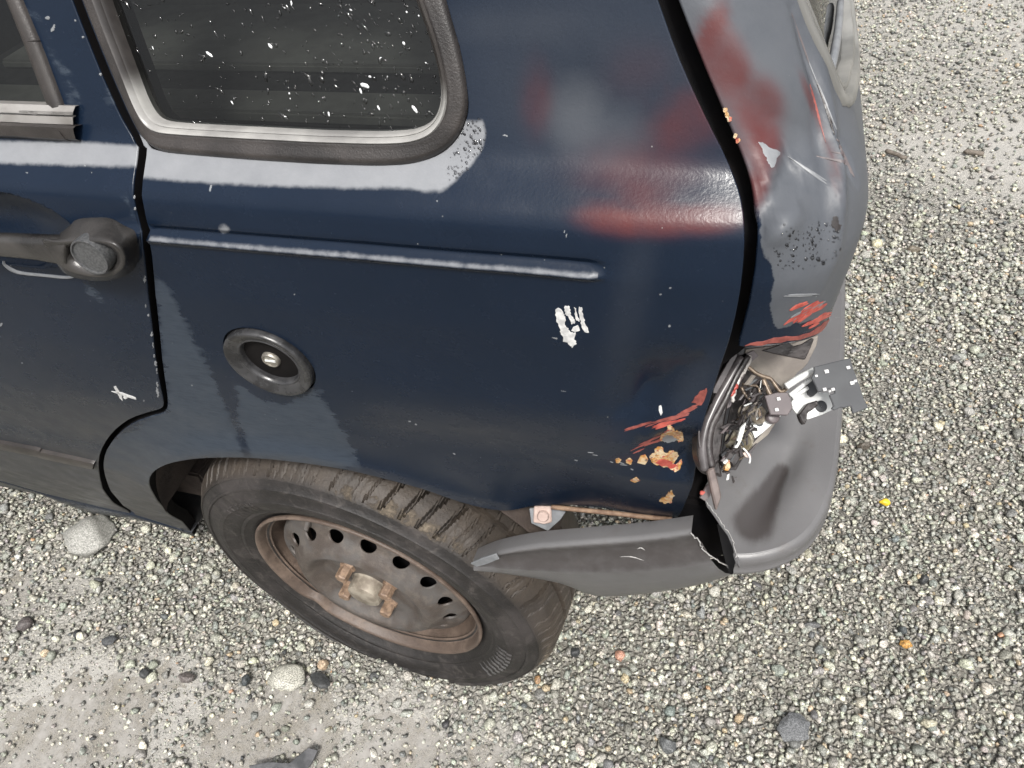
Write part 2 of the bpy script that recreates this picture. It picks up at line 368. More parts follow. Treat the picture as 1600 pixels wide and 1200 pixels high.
def make_tyre():
    g = NG('dusty_tyre'); n = g.noise(9, 7, 0.65); f = g.ramp(n, 0.42, 0.66); t = g.attr('tread')
    side = g.mix(f, (0.012, 0.0105, 0.010), (0.034, 0.029, 0.0275)); side = g.mix(g.math('MULTIPLY', g.ramp(g.noise(38, 8, 0.75, dist=1.2), 0.5, 0.7), 0.4), side, (0.10, 0.088, 0.08)); mud = g.mix(g.noise(60, 6, 0.7), (0.036, 0.028, 0.022), (0.072, 0.057, 0.044))
    mm = g.math('MULTIPLY', t, g.ramp(g.noise(13, 7, 0.7), 0.25, 0.65, 0.25, 1.0)); c = g.mix(mm, side, mud)
    m2 = g.attr('mud'); m2 = g.ramp(g.math('ADD', m2, g.math('MULTIPLY', g.math('SUBTRACT', g.noise(42, 8, 0.75), 0.5), 1.5)), 0.45, 0.8); c = g.mix(m2, c, (0.16, 0.13, 0.095))
    ck = g.ramp(g.vor(52, 'DISTANCE_TO_EDGE'), 0.05, 0.0); c = g.mix(g.math('MULTIPLY', g.math('MULTIPLY', ck, t), 0.12), c, (0.018, 0.014, 0.012))
    g.P(Base_Color=c, Roughness=g.mixf(f, 0.5, 0.75)); h = g.math('ADD', g.noise(260, 6, 0.7), g.math('MULTIPLY', m2, 1.2)); g.bump(h, 0.0015, 0.8); return g.m
M_tyre = make_tyre()
def make_glass(name, tint, refl=1.0):
    g = NG(name); g.t.nodes.remove(g.b); tr = g.n('ShaderNodeBsdfTransparent'); tr.inputs[0].default_value = (*tint, 1); gl = g.n('ShaderNodeBsdfGlossy'); gl.inputs['Roughness'].default_value = 0.02
    fr = g.n('ShaderNodeFresnel'); fr.inputs['IOR'].default_value = 1.5; mx = g.n('ShaderNodeMixShader'); g.t.links.new(g.math('MULTIPLY', fr.outputs[0], refl), mx.inputs[0]); g.t.links.new(tr.outputs[0], mx.inputs[1]); g.t.links.new(gl.outputs[0], mx.inputs[2])
    # rain-smeared film: faint grey veil
    df = g.n('ShaderNodeBsdfDiffuse'); df.inputs[0].default_value = (0.25, 0.25, 0.24, 1); m2 = g.n('ShaderNodeMixShader')
    v = g.ramp(g.noise(30, 6, 0.7, stretch=((1.0, 1.0, 0.25),)), 0.35, 0.75, 0.002, 0.011); g.t.links.new(v, m2.inputs[0]); g.t.links.new(mx.outputs[0], m2.inputs[1]); g.t.links.new(df.outputs[0], m2.inputs[2])
    g.t.links.new(m2.outputs[0], g.out.inputs[0]); return g.m
M_glass = make_glass('tinted_glass', (0.33, 0.345, 0.335))
def make_drop():
    g = NG('water_drop'); g.t.nodes.remove(g.b); gl = g.n('ShaderNodeBsdfGlass'); gl.inputs['IOR'].default_value = 1.33; gl.inputs['Roughness'].default_value = 0.05; g.t.links.new(gl.outputs[0], g.out.inputs[0]); return g.m
M_drop = make_drop()
def make_drop3():
    g = NG('rain_bead'); g.t.nodes.remove(g.b); tr = g.n('ShaderNodeBsdfTransparent'); tr.inputs[0].default_value = (0.72, 0.72, 0.73, 1); gl = g.n('ShaderNodeBsdfGlossy'); gl.inputs['Roughness'].default_value = 0.06; fr = g.n('ShaderNodeFresnel'); fr.inputs['IOR'].default_value = 1.5; mx = g.n('ShaderNodeMixShader')
    g.t.links.new(fr.outputs[0], mx.inputs[0]); g.t.links.new(tr.outputs[0], mx.inputs[1]); g.t.links.new(gl.outputs[0], mx.inputs[2]); g.t.links.new(mx.outputs[0], g.out.inputs[0]); return g.m
M_drop3 = make_drop3()
M_drop2 = NG('sky_glint_drop').P(Base_Color=(0.8, 0.82, 0.83), Roughness=0.1, Specular_IOR_Level=0.8, Alpha=0.8).m  # whitish colour carries the sky glint on these drops
def make_water():
    g = NG('puddle_water'); g.t.nodes.remove(g.b); tr = g.n('ShaderNodeBsdfTransparent'); tr.inputs[0].default_value = (0.90, 0.88, 0.84, 1); gl = g.n('ShaderNodeBsdfGlossy'); gl.inputs['Roughness'].default_value = 0.03
    fr = g.n('ShaderNodeFresnel'); fr.inputs['IOR'].default_value = 1.33; bp = g.n('ShaderNodeBump'); bp.inputs['Distance'].default_value = 0.002; bp.inputs['Strength'].default_value = 0.25; g.set(bp.inputs['Height'], g.noise(60, 3, 0.5)); g.t.links.new(bp.outputs[0], fr.inputs['Normal']); g.t.links.new(bp.outputs[0], gl.inputs['Normal'])
    mx = g.n('ShaderNodeMixShader'); g.t.links.new(fr.outputs[0], mx.inputs[0]); g.t.links.new(tr.outputs[0], mx.inputs[1]); g.t.links.new(gl.outputs[0], mx.inputs[2])
    df = g.n('ShaderNodeBsdfDiffuse'); df.inputs[0].default_value = (0.44, 0.425, 0.405, 1); m2 = g.n('ShaderNodeMixShader'); g.set(m2.inputs[0], g.ramp(g.noise(26, 8, 0.7), 0.3, 0.7, 0.08, 0.62))
    g.t.links.new(mx.outputs[0], m2.inputs[1]); g.t.links.new(df.outputs[0], m2.inputs[2]); g.t.links.new(m2.outputs[0], g.out.inputs[0]); return g.m
M_water = make_water()
def make_ground():
    g = NG('wet_sand'); vx = g.n('ShaderNodeTexVoronoi', feature='F1'); vx.inputs['Scale'].default_value = 105; g.set(vx.inputs['Vector'], g.co); sx = g.n('ShaderNodeSeparateColor'); g.t.links.new(vx.outputs['Color'], sx.inputs[0])
    cg = g.mix(g.ramp(sx.outputs[0], 0.0, 1.0), (0.15, 0.148, 0.135), (0.46, 0.445, 0.39)); cg = g.mix(g.ramp(g.vor(105, 'DISTANCE_TO_EDGE'), 0.16, 0.02), cg, (0.085, 0.08, 0.07))
    c = g.mix(g.attr('pale'), g.mix(g.ramp(g.noise(3, 4), 0.35, 0.65, 0.45, 0.9), g.mix(g.noise(6, 6, 0.6), (0.16, 0.148, 0.125), (0.25, 0.235, 0.20)), cg), g.mix(g.noise(6, 6, 0.6), (0.29, 0.28, 0.26), (0.39, 0.378, 0.355))); c = g.mix(g.math('MULTIPLY', g.ramp(g.noise(240, 5, 0.7), 0.45, 0.65), 0.6), c, (0.42, 0.40, 0.355)); c = g.mix(g.ramp(g.vor(210), 0.25, 0.1), c, (0.10, 0.095, 0.085))
    # far beyond the built stones the gravel is only colour
    g.P(Base_Color=c, Roughness=0.6); g.bump(g.math('ADD', g.math('MULTIPLY', g.noise(330, 6, 0.7), 0.5), g.math('MULTIPLY', g.ramp(g.vor(105, 'DISTANCE_TO_EDGE'), 0.0, 0.3), g.math('SUBTRACT', 1.0, g.attr('pale')))), 0.005); return g.m
M_ground = make_ground()
def make_stone():
    g = NG('gravel_stone'); c = g.attr('col', 'Color'); n = g.ramp(g.noise(520, 4, 0.75), 0.44, 0.58); k = g.ramp(g.noise(300, 3, 0.7), 0.55, 0.68)
    c2 = g.n('ShaderNodeMix', data_type='RGBA', blend_type='MULTIPLY'); c2.inputs[0].default_value = 1; g.t.links.new(c, c2.inputs[6]); g.set(c2.inputs[7], g.mix(n, (0.42, 0.42, 0.41), (1.2, 1.2, 1.17)))
    c3 = g.mix(g.math('MULTIPLY', k, 0.55), c2.outputs[2], (0.07, 0.072, 0.07)); g.P(Base_Color=c3, Roughness=g.ramp(g.noise(40, 3), 0.3, 0.7, 0.35, 0.65)); g.bump(g.noise(900, 4, 0.7), 0.0008, 0.7); return g.m
M_stone = make_stone()

# ================================================================== THE CAR
car = bpy.data.objects.new('hatchback_car', None); COL.objects.link(car); car.location = (0, 0, 0)
car['label'] = 'dark navy car with smashed left rear corner, torn grey bumper and flat rusty wheel'; car['category'] = 'car'

PZ, PY = smooth_table([(0.05, 0.150), (0.16, 0.125), (0.24, 0.095), (0.34, 0.066), (0.45, 0.046), (0.55, 0.030), (0.65, 0.016), (0.75, 0.006), (0.84, 0.001), (0.90, 0.001),
                       (0.932, 0.006), (0.940, 0.010), (0.962, 0.036), (0.968, 0.040), (1.00, 0.052), (1.06, 0.074), (1.20, 0.135), (1.33, 0.205), (1.39, 0.26), (1.46, 0.42)], 0.0035)
dents = []                                    # (x, z, rx, rz, depth)
crease = None; folds = []; tuck = None
def S0(x, z):
    x = np.asarray(x, float); z = np.asarray(z, float)
    y = np.interp(z, PZ, PY) + 0.55 * np.maximum(0, x - 0.37) ** 2 + 0.012 * np.maximum(0, -x - 0.4) ** 2
    r = np.hypot(x - 0.01, z - 0.26); y = y - 0.008 * np.exp(-((r - 0.325) / 0.03) ** 2) * sstep(0.2, 0.3, z)
    for (dx, dz, rx, rz, dep) in dents: y = y + dep * np.exp(-((x - dx) / rx) ** 2 - ((z - dz) / rz) ** 2)
    for (x0, z0, x1, z1, wd, dep) in folds:
        ex_, ez_ = x1 - x0, z1 - z0; tt = np.clip(((x - x0) * ex_ + (z - z0) * ez_) / (ex_ * ex_ + ez_ * ez_), 0, 1); ds = np.hypot(x - x0 - tt * ex_, z - z0 - tt * ez_)
        y = y + dep * np.maximum(0, 1 - ds / wd) ** 1.4 * np.sin(math.pi * np.clip(tt, 0.03, 0.97)) ** 0.5
    if tuck is not None: y = y + 0.16 * np.maximum(0, np.interp(x, tuck[:, 0], tuck[:, 1]) - z) * sstep(0.22, 0.36, x)
    if crease is not None:
        zc = np.interp(x, crease[:, 0], crease[:, 1]); t = (z - zc) / 0.0030
        fade = sstep(crease[0, 0] - 0.05, crease[0, 0] - 0.03, x) * (1 - sstep(crease[-1, 0] - 0.012, crease[-1, 0] + 0.004, x))
        y = y + fade * (-0.0042 * np.exp(-t * t) + 0.0030 * np.exp(-((t - 2.5) / 1.0) ** 2))
    return y
def SF(u, v): u = np.asarray(u, float); v = np.asarray(v, float); return np.stack([u, S0(u, v), v], -1)
B0 = Surf(SF, (-0.75, 0.55), (0.1, 1.2), 140)
crease = np.array(B0.path([(236, 372), (400, 386), (560, 399), (720, 413), (840, 422), (945, 430)]))
for (px, py, rx, rz, d) in [(905, 190, 0.06, 0.035, 0.004), (1010, 620, 0.03, 0.10, 0.006), (1075, 700, 0.022, 0.035, 0.010), (1000, 500, 0.05, 0.06, -0.004), (1060, 660, 0.03, 0.02, -0.005), (900, 640, 0.07, 0.07, -0.003), (700, 560, 0.12, 0.05, 0.002)]:
    c = B0.at(px, py); dents.append((c[0], c[1], rx, rz, d))
for (p0, p1, wd, dep) in [((955, 660), (1105, 555), 0.035, 0.008), ((985, 690), (1085, 640), 0.022, -0.006), ((1020, 560), (1000, 700), 0.03, 0.004), ((1040, 740), (1085, 700), 0.015, 0.007)]:
    a_, b_ = B0.at(*p0), B0.at(*p1); folds.append((a_[0], a_[1], b_[0], b_[1], wd, dep))
tuck = np.array(B0.path([(640, 668), (760, 690), (880, 722), (1000, 748), (1085, 760)]))
BODY = Surf(SF, (-0.75, 0.55), (0.1, 1.2), 200)
bp = BODY.path
# ---- outlines measured on the body side
gapQ = bp([(128, 0), (152, 62), (180, 130), (206, 188), (225, 226), (229, 245), (235, 360), (246, 480), (258, 590), (263, 632), (256, 646), (236, 652), (206, 664), (180, 686), (164, 714), (165, 745), (184, 780), (211, 804)])
gapD = bp([(110, 0), (134, 62), (162, 130), (189, 188), (209, 224), (212, 245), (219, 360), (232, 480), (246, 590), (254, 630), (248, 639), (231, 644), (199, 656), (171, 680), (154, 712), (155, 747), (173, 783), (202, 802)])
archP = bp([(303, 838), (266, 806), (243, 780), (232, 758), (236, 740), (258, 726), (295, 718), (340, 715), (400, 716), (470, 723), (540, 734), (600, 748), (660, 764), (715, 783), (768, 796), (800, 797), (830, 791)])
rearE = bp([(870, 788), (960, 797), (1040, 806), (1058, 808), (1070, 785), (1082, 752), (1086, 720), (1095, 670), (1108, 625), (1122, 578), (1138, 530), (1150, 480), (1158, 425), (1161, 365), (1156, 312), (1138, 260), (1098, 180), (1060, 96), (1025, 0)])
def extrap(a, b, z): return (b[0] + (b[0] - a[0]) / (b[1] - a[1]) * (z - b[1]), z)
topL = extrap(gapQ[3], gapQ[0], 1.37); topR = extrap(rearE[-4], rearE[-1], 1.37)
quarter_outline = [topL] + list(map(tuple, spline(gapQ, 3))) + [tuple(p) for p in bp([(255, 822)])] + list(map(tuple, spline(archP, 3))) + list(map(tuple, spline(rearE, 3))) + [topR]
sealO = bp([(134, 0), (158, 62), (186, 130), (212, 190), (229, 226), (250, 237), (300, 242), (400, 250), (500, 256), (590, 259), (645, 256), (690, 241), (718, 214), (732, 178), (731, 140), (719, 75), (697, 0)])
sealI = bp([(166, 0), (184, 50), (205, 105), (222, 152), (236, 180), (250, 191), (300, 195), (400, 200), (500, 205), (590, 207), (640, 205), (668, 195), (684, 175), (689, 148), (685, 115), (670, 60), (647, 0)])
sO = [extrap(sealO[2], sealO[0], 1.31)] + sealO + [extrap(sealO[-2], sealO[-1], 1.31)]
sI = [extrap(sealI[2], sealI[0], 1.285)] + sealI + [extrap(sealI[-2], sealI[-1], 1.285)]
ex = []
for x in np.arange(crease[0, 0] - 0.01, crease[-1, 0] + 0.02, 0.006):
    zc = np.interp(x, crease[:, 0], crease[:, 1])
    for t in (-0.012, -0.008, -0.0056, -0.004, -0.0028, -0.0018, -0.0009, 0, 0.0009, 0.0018, 0.0028, 0.004, 0.0054, 0.007, 0.0086, 0.0105, 0.013, 0.017): ex.append((x, zc + t))
gx, gz = np.meshgrid(np.arange(-0.05, 0.46, 0.006), np.arange(0.922, 0.976, 0.004), indexing='ij'); ex += list(zip(gx.ravel(), gz.ravel()))
def poly_field(polys, mirror=None):
    P = [np.array(bp(p)) for p in polys]
    return lambda uv: np.clip(np.max([sdpoly(uv, q) for q in P], axis=0), -0.05, 0.05)
def gauss_field(gs):                          # soft patches, sprayed primer and painted sheen: (px, py, rx_px, ry_px, angle, amount)
    def f(uv):
        q = proj(SF(uv[:, 0], uv[:, 1])); r = np.zeros(len(uv))
        for (cx, cy, rx, ry, an, am) in gs:
            d = q - (cx, cy); c, s_ = math.cos(R(an)), math.sin(R(an)); a = (d[:, 0] * c + d[:, 1] * s_) / rx; b = (-d[:, 0] * s_ + d[:, 1] * c) / ry
            r = np.maximum(r, am * np.exp(-(np.sqrt(a * a + b * b)) ** 3))
        return np.where(uv[:, 1] > 1.12, 0, r)
    return f
peelQ_px = [[(205, 205), (260, 225), (400, 235), (600, 244), (660, 236), (700, 220), (720, 190), (745, 180), (760, 190), (761, 212), (752, 240), (735, 262), (712, 284), (692, 303), (655, 301), (640, 297), (560, 297), (440, 294), (330, 289), (205, 279)],
            [(340, 352), (352, 348), (362, 356), (356, 366), (345, 365)]]
pk = np.array(peelQ_px[0])
cre = [(crease[i, 0], crease[i, 1] + 0.0005) for i in range(len(crease))]
_pq = poly_field(peelQ_px)
def peel_sheenQ(uv):
    zc = np.interp(uv[:, 0], crease[:, 0], crease[:, 1]); d = 0.0016 - np.abs(uv[:, 1] - zc - 0.0014)  # crease line paled like peel, its highlight put into the colour
    d = np.where((uv[:, 0] < crease[-1, 0] - 0.004) & (uv[:, 0] > crease[0, 0] - 0.02), d, -0.05)
    return np.where(uv[:, 1] > 1.0, -0.05, np.maximum(_pq(uv), d))
chalkQ = poly_field([[(238, 432), (264, 442), (300, 520), (340, 600), (372, 680), (386, 716), (300, 716), (225, 760), (160, 730), (170, 690), (230, 655), (262, 640), (252, 560)],
                     [(366, 592), (400, 622), (440, 632), (488, 606), (500, 606), (528, 655), (556, 705), (566, 735), (450, 722), (392, 716), (372, 660)]])
primerQ = gauss_field([(838, 155, 30, 70, 0, 0.5), (1075, 190, 55, 85, 60, 0.65), (1000, 262, 125, 55, 0, 0.5), (960, 346, 66, 27, 8, 1.0), (1095, 343, 70, 27, -4, 0.95), (1030, 345, 90, 30, 0, 0.85), (1010, 300, 60, 50, 0, 0.55), (1000, 110, 70, 60, 0, 0.25), (940, 680, 50, 20, -15, 0.12), (1000, 715, 60, 14, -10, 0.25)])
sheenQ = gauss_field([(905, 180, 60, 75, -20, 0.62), (960, 210, 70, 60, 0, 0.45), (850, 45, 190, 50, 0, 0.22), (920, 110, 220, 150, 0, 0.20), (985, 470, 30, 150, 12, 0.10), (1090, 600, 30, 60, 35, 0.15)])  # painted sheen: reflections on the dent and upper panel
def dustQ(uv):
    q = proj(SF(uv[:, 0], uv[:, 1])); z = uv[:, 1]
    a = 0.75 * sstep(0.62, 0.40, z) * sstep(0.05, -0.2, uv[:, 0])
    b = 0.35 * np.exp(-((q[:, 1] - (660 + (q[:, 0] - 600) * 0.10)) / 28) ** 2) * sstep(500, 640, q[:, 0]) * sstep(1040, 900, q[:, 0])
    lip = np.clip(1 - np.abs(np.min([np.hypot(q[:, 0] - x, q[:, 1] - y) for x, y in resample([(262, 724), (340, 712), (470, 720), (600, 745), (715, 780), (790, 795)], 8, False)], axis=0)) / 11, 0, 1)
    return np.maximum.reduce([a, b, 0.55 * lip])
zero = lambda uv: np.zeros(len(uv)); neg = lambda uv: np.full(len(uv), -0.05)
fc = BODY.at(421, 566); FCp = SF(*fc); FCn = BODY.normal(np.array([fc]))[0]; MF = frame(FCp, FCn)
e1 = SF(*BODY.at(348, 545)) - FCp; e2 = SF(*BODY.at(493, 590)) - FCp; RF = 0.5 * (np.linalg.norm(e1) + np.linalg.norm(e2))
quarter = panel('quarter_panel', BODY, quarter_outline, M_paint, car, holes=[list(map(tuple, spline(sO, 4))), [(fc[0] + RF * math.cos(t), fc[1] + RF * math.sin(t)) for t in np.linspace(0, 2 * math.pi, 60, endpoint=False)]], spacing=0.008, extra=ex,
                attrs={'peel_sheen': peel_sheenQ, 'chalk': chalkQ, 'primer': primerQ, 'grey': sheenQ, 'dust': dustQ, 'gsd': neg}, skirt=((0.0008, 0.0007), (0.0009, 0.0016), (0.0006, 0.022)), edge=M_black)
# ---- quarter window: glass, rubber seal with raised beads, rain drops
def ring_between(A, Bc, n=260):
    def rs(c):
        c = np.array(c); c = np.vstack([c, c[:1]]); d = np.r_[0, np.cumsum(np.linalg.norm(np.diff(c, axis=0), axis=1))]
        return c, d
    # matched by corner index so that the band keeps its width
    A = np.array(A); Bc = np.array(Bc); oa = []; ob = []
    for i in range(len(A)):
        a0, a1 = A[i], A[(i + 1) % len(A)]; b0, b1 = Bc[i], Bc[(i + 1) % len(Bc)]; k = max(2, int(np.linalg.norm(a1 - a0) / 0.004))
        for j in range(k): t = j / k; oa.append(a0 + (a1 - a0) * t); ob.append(b0 + (b1 - b0) * t)
    return np.array(oa), np.array(ob)
def smooth_loop(c, it=6):
    c = np.array(c)
    for _ in range(it): c = 0.5 * c + 0.25 * (np.roll(c, 1, 0) + np.roll(c, -1, 0))
    return c
def seal(name, surf, A, Bc, prof, mat, parent, sky_sheen=None):
    a, b = ring_between(A, Bc); a = smooth_loop(a); b = smooth_loop(b); rows = []
    for t, h in prof:
        uv = a + (b - a) * t; rows.append(surf.f(uv[:, 0], uv[:, 1]) + surf.normal(uv) * h)
    at = None
    if sky_sheen is not None:
        uv = a + (b - a) * 0.8; f = 1 - sstep(sky_sheen, sky_sheen + 0.02, uv[:, 1]); at = {'sky_sheen': np.tile(f, len(prof))}
    o = loft(name, rows, mat, parent, closed_v=True, flip=area2(A) < 0, attrs=at); return sharp(o, 60)
def fix(o):
    bm = bmesh.new(); bm.from_mesh(o.data); bmesh.ops.recalc_face_normals(bm, faces=bm.faces); bm.to_mesh(o.data); bm.free(); return o
qg = panel('quarter_window', BODY, list(map(tuple, spline(sI, 4, True))) if False else [tuple(p) for p in smooth_loop(ring_between(sO, sI)[1], 3)[::2]], M_glass, car, spacing=0.03, lift=-0.006, skirt=None)
seal('window_seal', BODY, sO, sI, [(-0.02, -0.004), (0.0, 0.0015), (0.06, 0.0042), (0.15, 0.0052), (0.35, 0.0052), (0.52, 0.0056), (0.62, 0.0058), (0.70, 0.004), (0.75, -0.002)], M_rubber, qg)
gB = NG('rubber_bead_sky_sheen'); fB = gB.ramp(gB.noise(18, 6, 0.6), 0.35, 0.65)
gB.P(Base_Color=gB.mix(gB.attr('sky_sheen'), gB.mix(fB, (0.026, 0.023, 0.022), (0.055, 0.050, 0.047)), gB.mix(fB, (0.20, 0.195, 0.19), (0.33, 0.325, 0.31))), Roughness=0.32); M_bead = gB.m
seal('window_sheen_bead', BODY, sO, sI, [(0.60, 0.0), (0.61, 0.0055), (0.66, 0.0072), (0.72, 0.0068), (0.80, 0.0040), (0.83, 0.0030), (0.845, 0.0022), (0.86, 0.0030), (0.90, 0.0022), (0.95, -0.0005), (0.99, -0.004), (1.03, -0.010)], M_bead, qg, sky_sheen=BODY.at(670, 170)[1])  # lower bead paled in colour, standing in for reflected sky
def drops(name, surf, uvs, sizes, parent, lift, elong=1.6, ang=0.9, mat=None):
    V = []; F = []; k = 7
    for (u, v), s_ in zip(uvs, sizes):
        g = rng; a = ang + g.normal() * 0.4; e = 1 + abs(g.normal()) * (elong - 1); n = surf.normal(np.array([[u, v]]))[0]; c = surf.f(np.array([u]), np.array([v]))[0] + n * lift
        t1 = np.cross(n, (0, 0, 1.0)); t1 /= np.linalg.norm(t1); t2 = np.cross(t1, n); d1 = math.cos(a) * t1 + math.sin(a) * t2; d2 = np.cross(n, d1); b = len(V)
        for i in range(k): t = 2 * math.pi * i / k; V.append(c + s_ * (e * math.cos(t) * d1 + math.sin(t) * d2) * g.uniform(0.8, 1.15))
        for i in range(k): t = 2 * math.pi * i / k; V.append(c + s_ * 0.62 * (e * math.cos(t) * d1 + math.sin(t) * d2) + n * s_ * 0.42)
        V.append(c + n * s_ * 0.6)
        for i in range(k):
            j = (i + 1) % k; F += [(b + i, b + j, b + k + j, b + k + i), (b + k + i, b + k + j, b + 2 * k)]
    return mesh_np(name, V, F, mat or M_drop, parent, kind='stuff')
gp = np.array(sI); uvs = []
while len(uvs) < 420:
    q = (rng.uniform(170, 690), rng.uniform(-40, 205)); c = BODY.at(*q)
    if inpoly(np.array([c]), gp)[0] and rng.random() < 0.35 + 0.65 * sstep(350, 640, q[0]): uvs.append(tuple(c))
drops('rain_drops', BODY, uvs, np.clip(rng.lognormal(-7.2, 0.45, len(uvs)), 0.0004, 0.0018), qg, -0.0058, 2.2, mat=M_drop3)
ub = [u for u in uvs if rng.random() < 0.085]; ub = [(u[0] + rng.normal(0, 0.004), u[1] + rng.normal(0, 0.004)) for u in ub]; ub = [u for u in ub if inpoly(np.array([u]), gp)[0]]
drops('sky_glint_drops', BODY, ub, np.clip(rng.lognormal(-7.45, 0.5, len(ub)), 0.0003, 0.0014), qg, -0.0056, 2.6, mat=M_drop2)
uvs = []; sp_ = np.array(bp([(722, 200), (745, 180), (760, 192), (761, 215), (748, 245), (720, 275), (700, 285), (700, 250)]))
while len(uvs) < 90:
    c = BODY.at(rng.uniform(690, 765), rng.uniform(175, 300))
    if inpoly(np.array([c]), sp_)[0]: uvs.append(tuple(c))
drops('rain_drops', BODY, uvs, np.clip(rng.lognormal(-7.3, 0.4, len(uvs)), 0.0004, 0.0014), quarter, 0.0, mat=M_drop3)

# ---- paint damage on the quarter panel: thin flakes, each its own piece
def ragged(px, amp=0.22, it=2, seed=0):
    g = np.random.default_rng(seed + int(px[0][0] * 7 + px[0][1])); P = [np.asarray(p, float) for p in px]
    for _ in range(it):
        Q = []
        for i in range(len(P)):
            a, b = P[i], P[(i + 1) % len(P)]; d = b - a; n = np.array([-d[1], d[0]]); Q += [a, (a + b) / 2 + n / (np.linalg.norm(n) + 1e-9) * np.clip(g.normal() * amp * np.linalg.norm(n), -1.3, 1.3)]
        P = Q
    return [tuple(p) for p in P]
def streaks(name, surf, p0, p1, width, n, mat, parent, seed, lmin=0.15, lmax=0.6, w0=0.5, w1=1.6):
    g = np.random.default_rng(seed); a, b = np.asarray(p0, float), np.asarray(p1, float); d = b - a; L = np.linalg.norm(d); d = d / L; nn = np.array([-d[1], d[0]])
    for _ in range(n):
        l = g.uniform(lmin, lmax) * L; s0 = g.uniform(0, 1) * (L - l); off = g.normal(0, width * 0.4); w = g.uniform(w0, w1); c = a + d * s0 + nn * off; bow = g.normal(0, 1.0)
        up = [c + d * l * t + nn * (w * math.sin(math.pi * t) ** 0.7 * g.uniform(0.5, 1.2) + bow * t) for t in (0.15, 0.35, 0.55, 0.75, 0.9)]; dn = [c + d * l * t + nn * (-w * math.sin(math.pi * t) ** 0.7 * g.uniform(0.5, 1.2) + bow * t) for t in (0.9, 0.7, 0.5, 0.3, 0.12)]
        flake(name, surf, [tuple(q) for q in [c] + up + [c + d * l + nn * bow] + dn], mat, parent, lift=0.0004 + 0.0003 * g.random(), spacing=0.004, rag=False)
def flake(name, surf, px, mat, parent, lift=0.0006, spacing=0.006, rag=True, **k):
    if rag and len(px) > 5: px = ragged(px)
    return panel(name, surf, surf.path(px), mat, parent, spacing=spacing, lift=lift, skirt=((0.0002, 0.0008),), **k)
WM = [[(868, 485), (874, 482), (880, 490), (883, 497), (884, 510), (890, 517), (899, 519), (897, 530), (901, 537), (894, 543), (888, 537), (880, 533), (879, 524), (875, 518), (873, 508), (870, 497)], [(883, 478), (890, 479), (892, 489), (896, 498), (898, 505), (893, 506), (889, 496), (884, 487)],
      [(897, 480), (900, 482), (902, 494), (905, 502), (901, 500), (898, 490)], [(905, 479), (909, 480), (911, 494), (914, 506), (920, 519), (914, 518), (909, 507), (906, 495)], [(896, 511), (903, 508), (906, 516), (899, 518), (893, 516)]]
for p in WM: flake('white_paint_mark', BODY, p, M_whitep, quarter, spacing=0.003)
for p in ([(1015, 715), (1022, 708), (1026, 700), (1034, 698), (1040, 708), (1048, 704), (1056, 706), (1063, 712), (1066, 722), (1062, 733), (1054, 737), (1046, 731), (1034, 728), (1024, 725)], [(1032, 688), (1035, 678), (1042, 672), (1044, 664), (1050, 666), (1054, 674), (1066, 676), (1068, 686), (1060, 690), (1050, 684), (1042, 688)],
          [(1030, 782), (1038, 777), (1044, 769), (1050, 766), (1054, 774), (1050, 784), (1040, 786)], [(996, 722), (1001, 712), (1008, 710), (1013, 718), (1008, 725)], blob(983, 720, 5, 4, 0, 5), blob(966, 719, 4, 3, 0, 6), [(985, 750), (994, 745), (1000, 750), (992, 753)]):
    flake('rust_chip', BODY, p, M_rustchip, quarter, spacing=0.004, lift=0.0009)
flake('filler_chip', BODY, [(1034, 686), (1040, 679), (1052, 681), (1061, 685), (1050, 688), (1042, 690)], M_greyprim, quarter, spacing=0.004, lift=0.0013)
flake('red_paint_streak', BODY, [(1024, 722), (1034, 716), (1050, 722), (1060, 728), (1052, 731), (1038, 726)], M_red, quarter, spacing=0.004, lift=0.0014)
streaks('red_paint_streak', BODY, (955, 678), (1080, 645), 9, 12, M_pink, quarter, 1, 0.15, 0.45)
streaks('red_paint_streak', BODY, (985, 706), (1060, 672), 9, 9, M_pink, quarter, 2, 0.2, 0.6)
streaks('red_paint_streak', BODY, (1015, 672), (1072, 652), 5, 7, M_red, quarter, 3, 0.3, 0.7, 0.8, 2.2)
streaks('red_paint_streak', BODY, (1048, 652), (1094, 632), 4, 5, M_pink, quarter, 4, 0.3, 0.7, 0.8, 2.2)
streaks('pale_scratch', BODY, (860, 700), (1000, 730), 14, 6, M_greyprim, quarter, 5, 0.03, 0.10, 0.3, 0.5)
flake('red_paint_flake', BODY, [(1081, 628), (1088, 618), (1098, 610), (1104, 606), (1100, 626), (1093, 632)], M_pink, quarter, lift=0.001, spacing=0.004)
flake('white_paint_mark', BODY, [(1030, 634), (1033, 633), (1035, 645), (1033, 649), (1030, 641)], M_whitep, quarter, spacing=0.003)
for i, (x, y, a, b) in enumerate([(329, 294, 3, 8), (885, 368, 2, 4), (882, 362, 1.5, 3), (790, 212, 8, 1.3), (866, 528, 6, 1), (640, 658, 4, 1.2), (710, 709, 4, 1.6), (900, 719, 6, 1), (1032, 460, 3, 2), (1047, 450, 2.5, 2.5), (1046, 509, 3, 3), (880, 611, 7, 0.9), (460, 460, 1.5, 1.5), (683, 314, 1.8, 1.8), (650, 663, 2.4, 2), (300, 602, 2.2, 1.2)]):
    flake('stone_chip', BODY, blob(x, y, a * 0.6, b * 0.6, 0.2, 40 + i, 9, 0.5), M_greyprim, quarter, spacing=0.003, lift=0.0002)
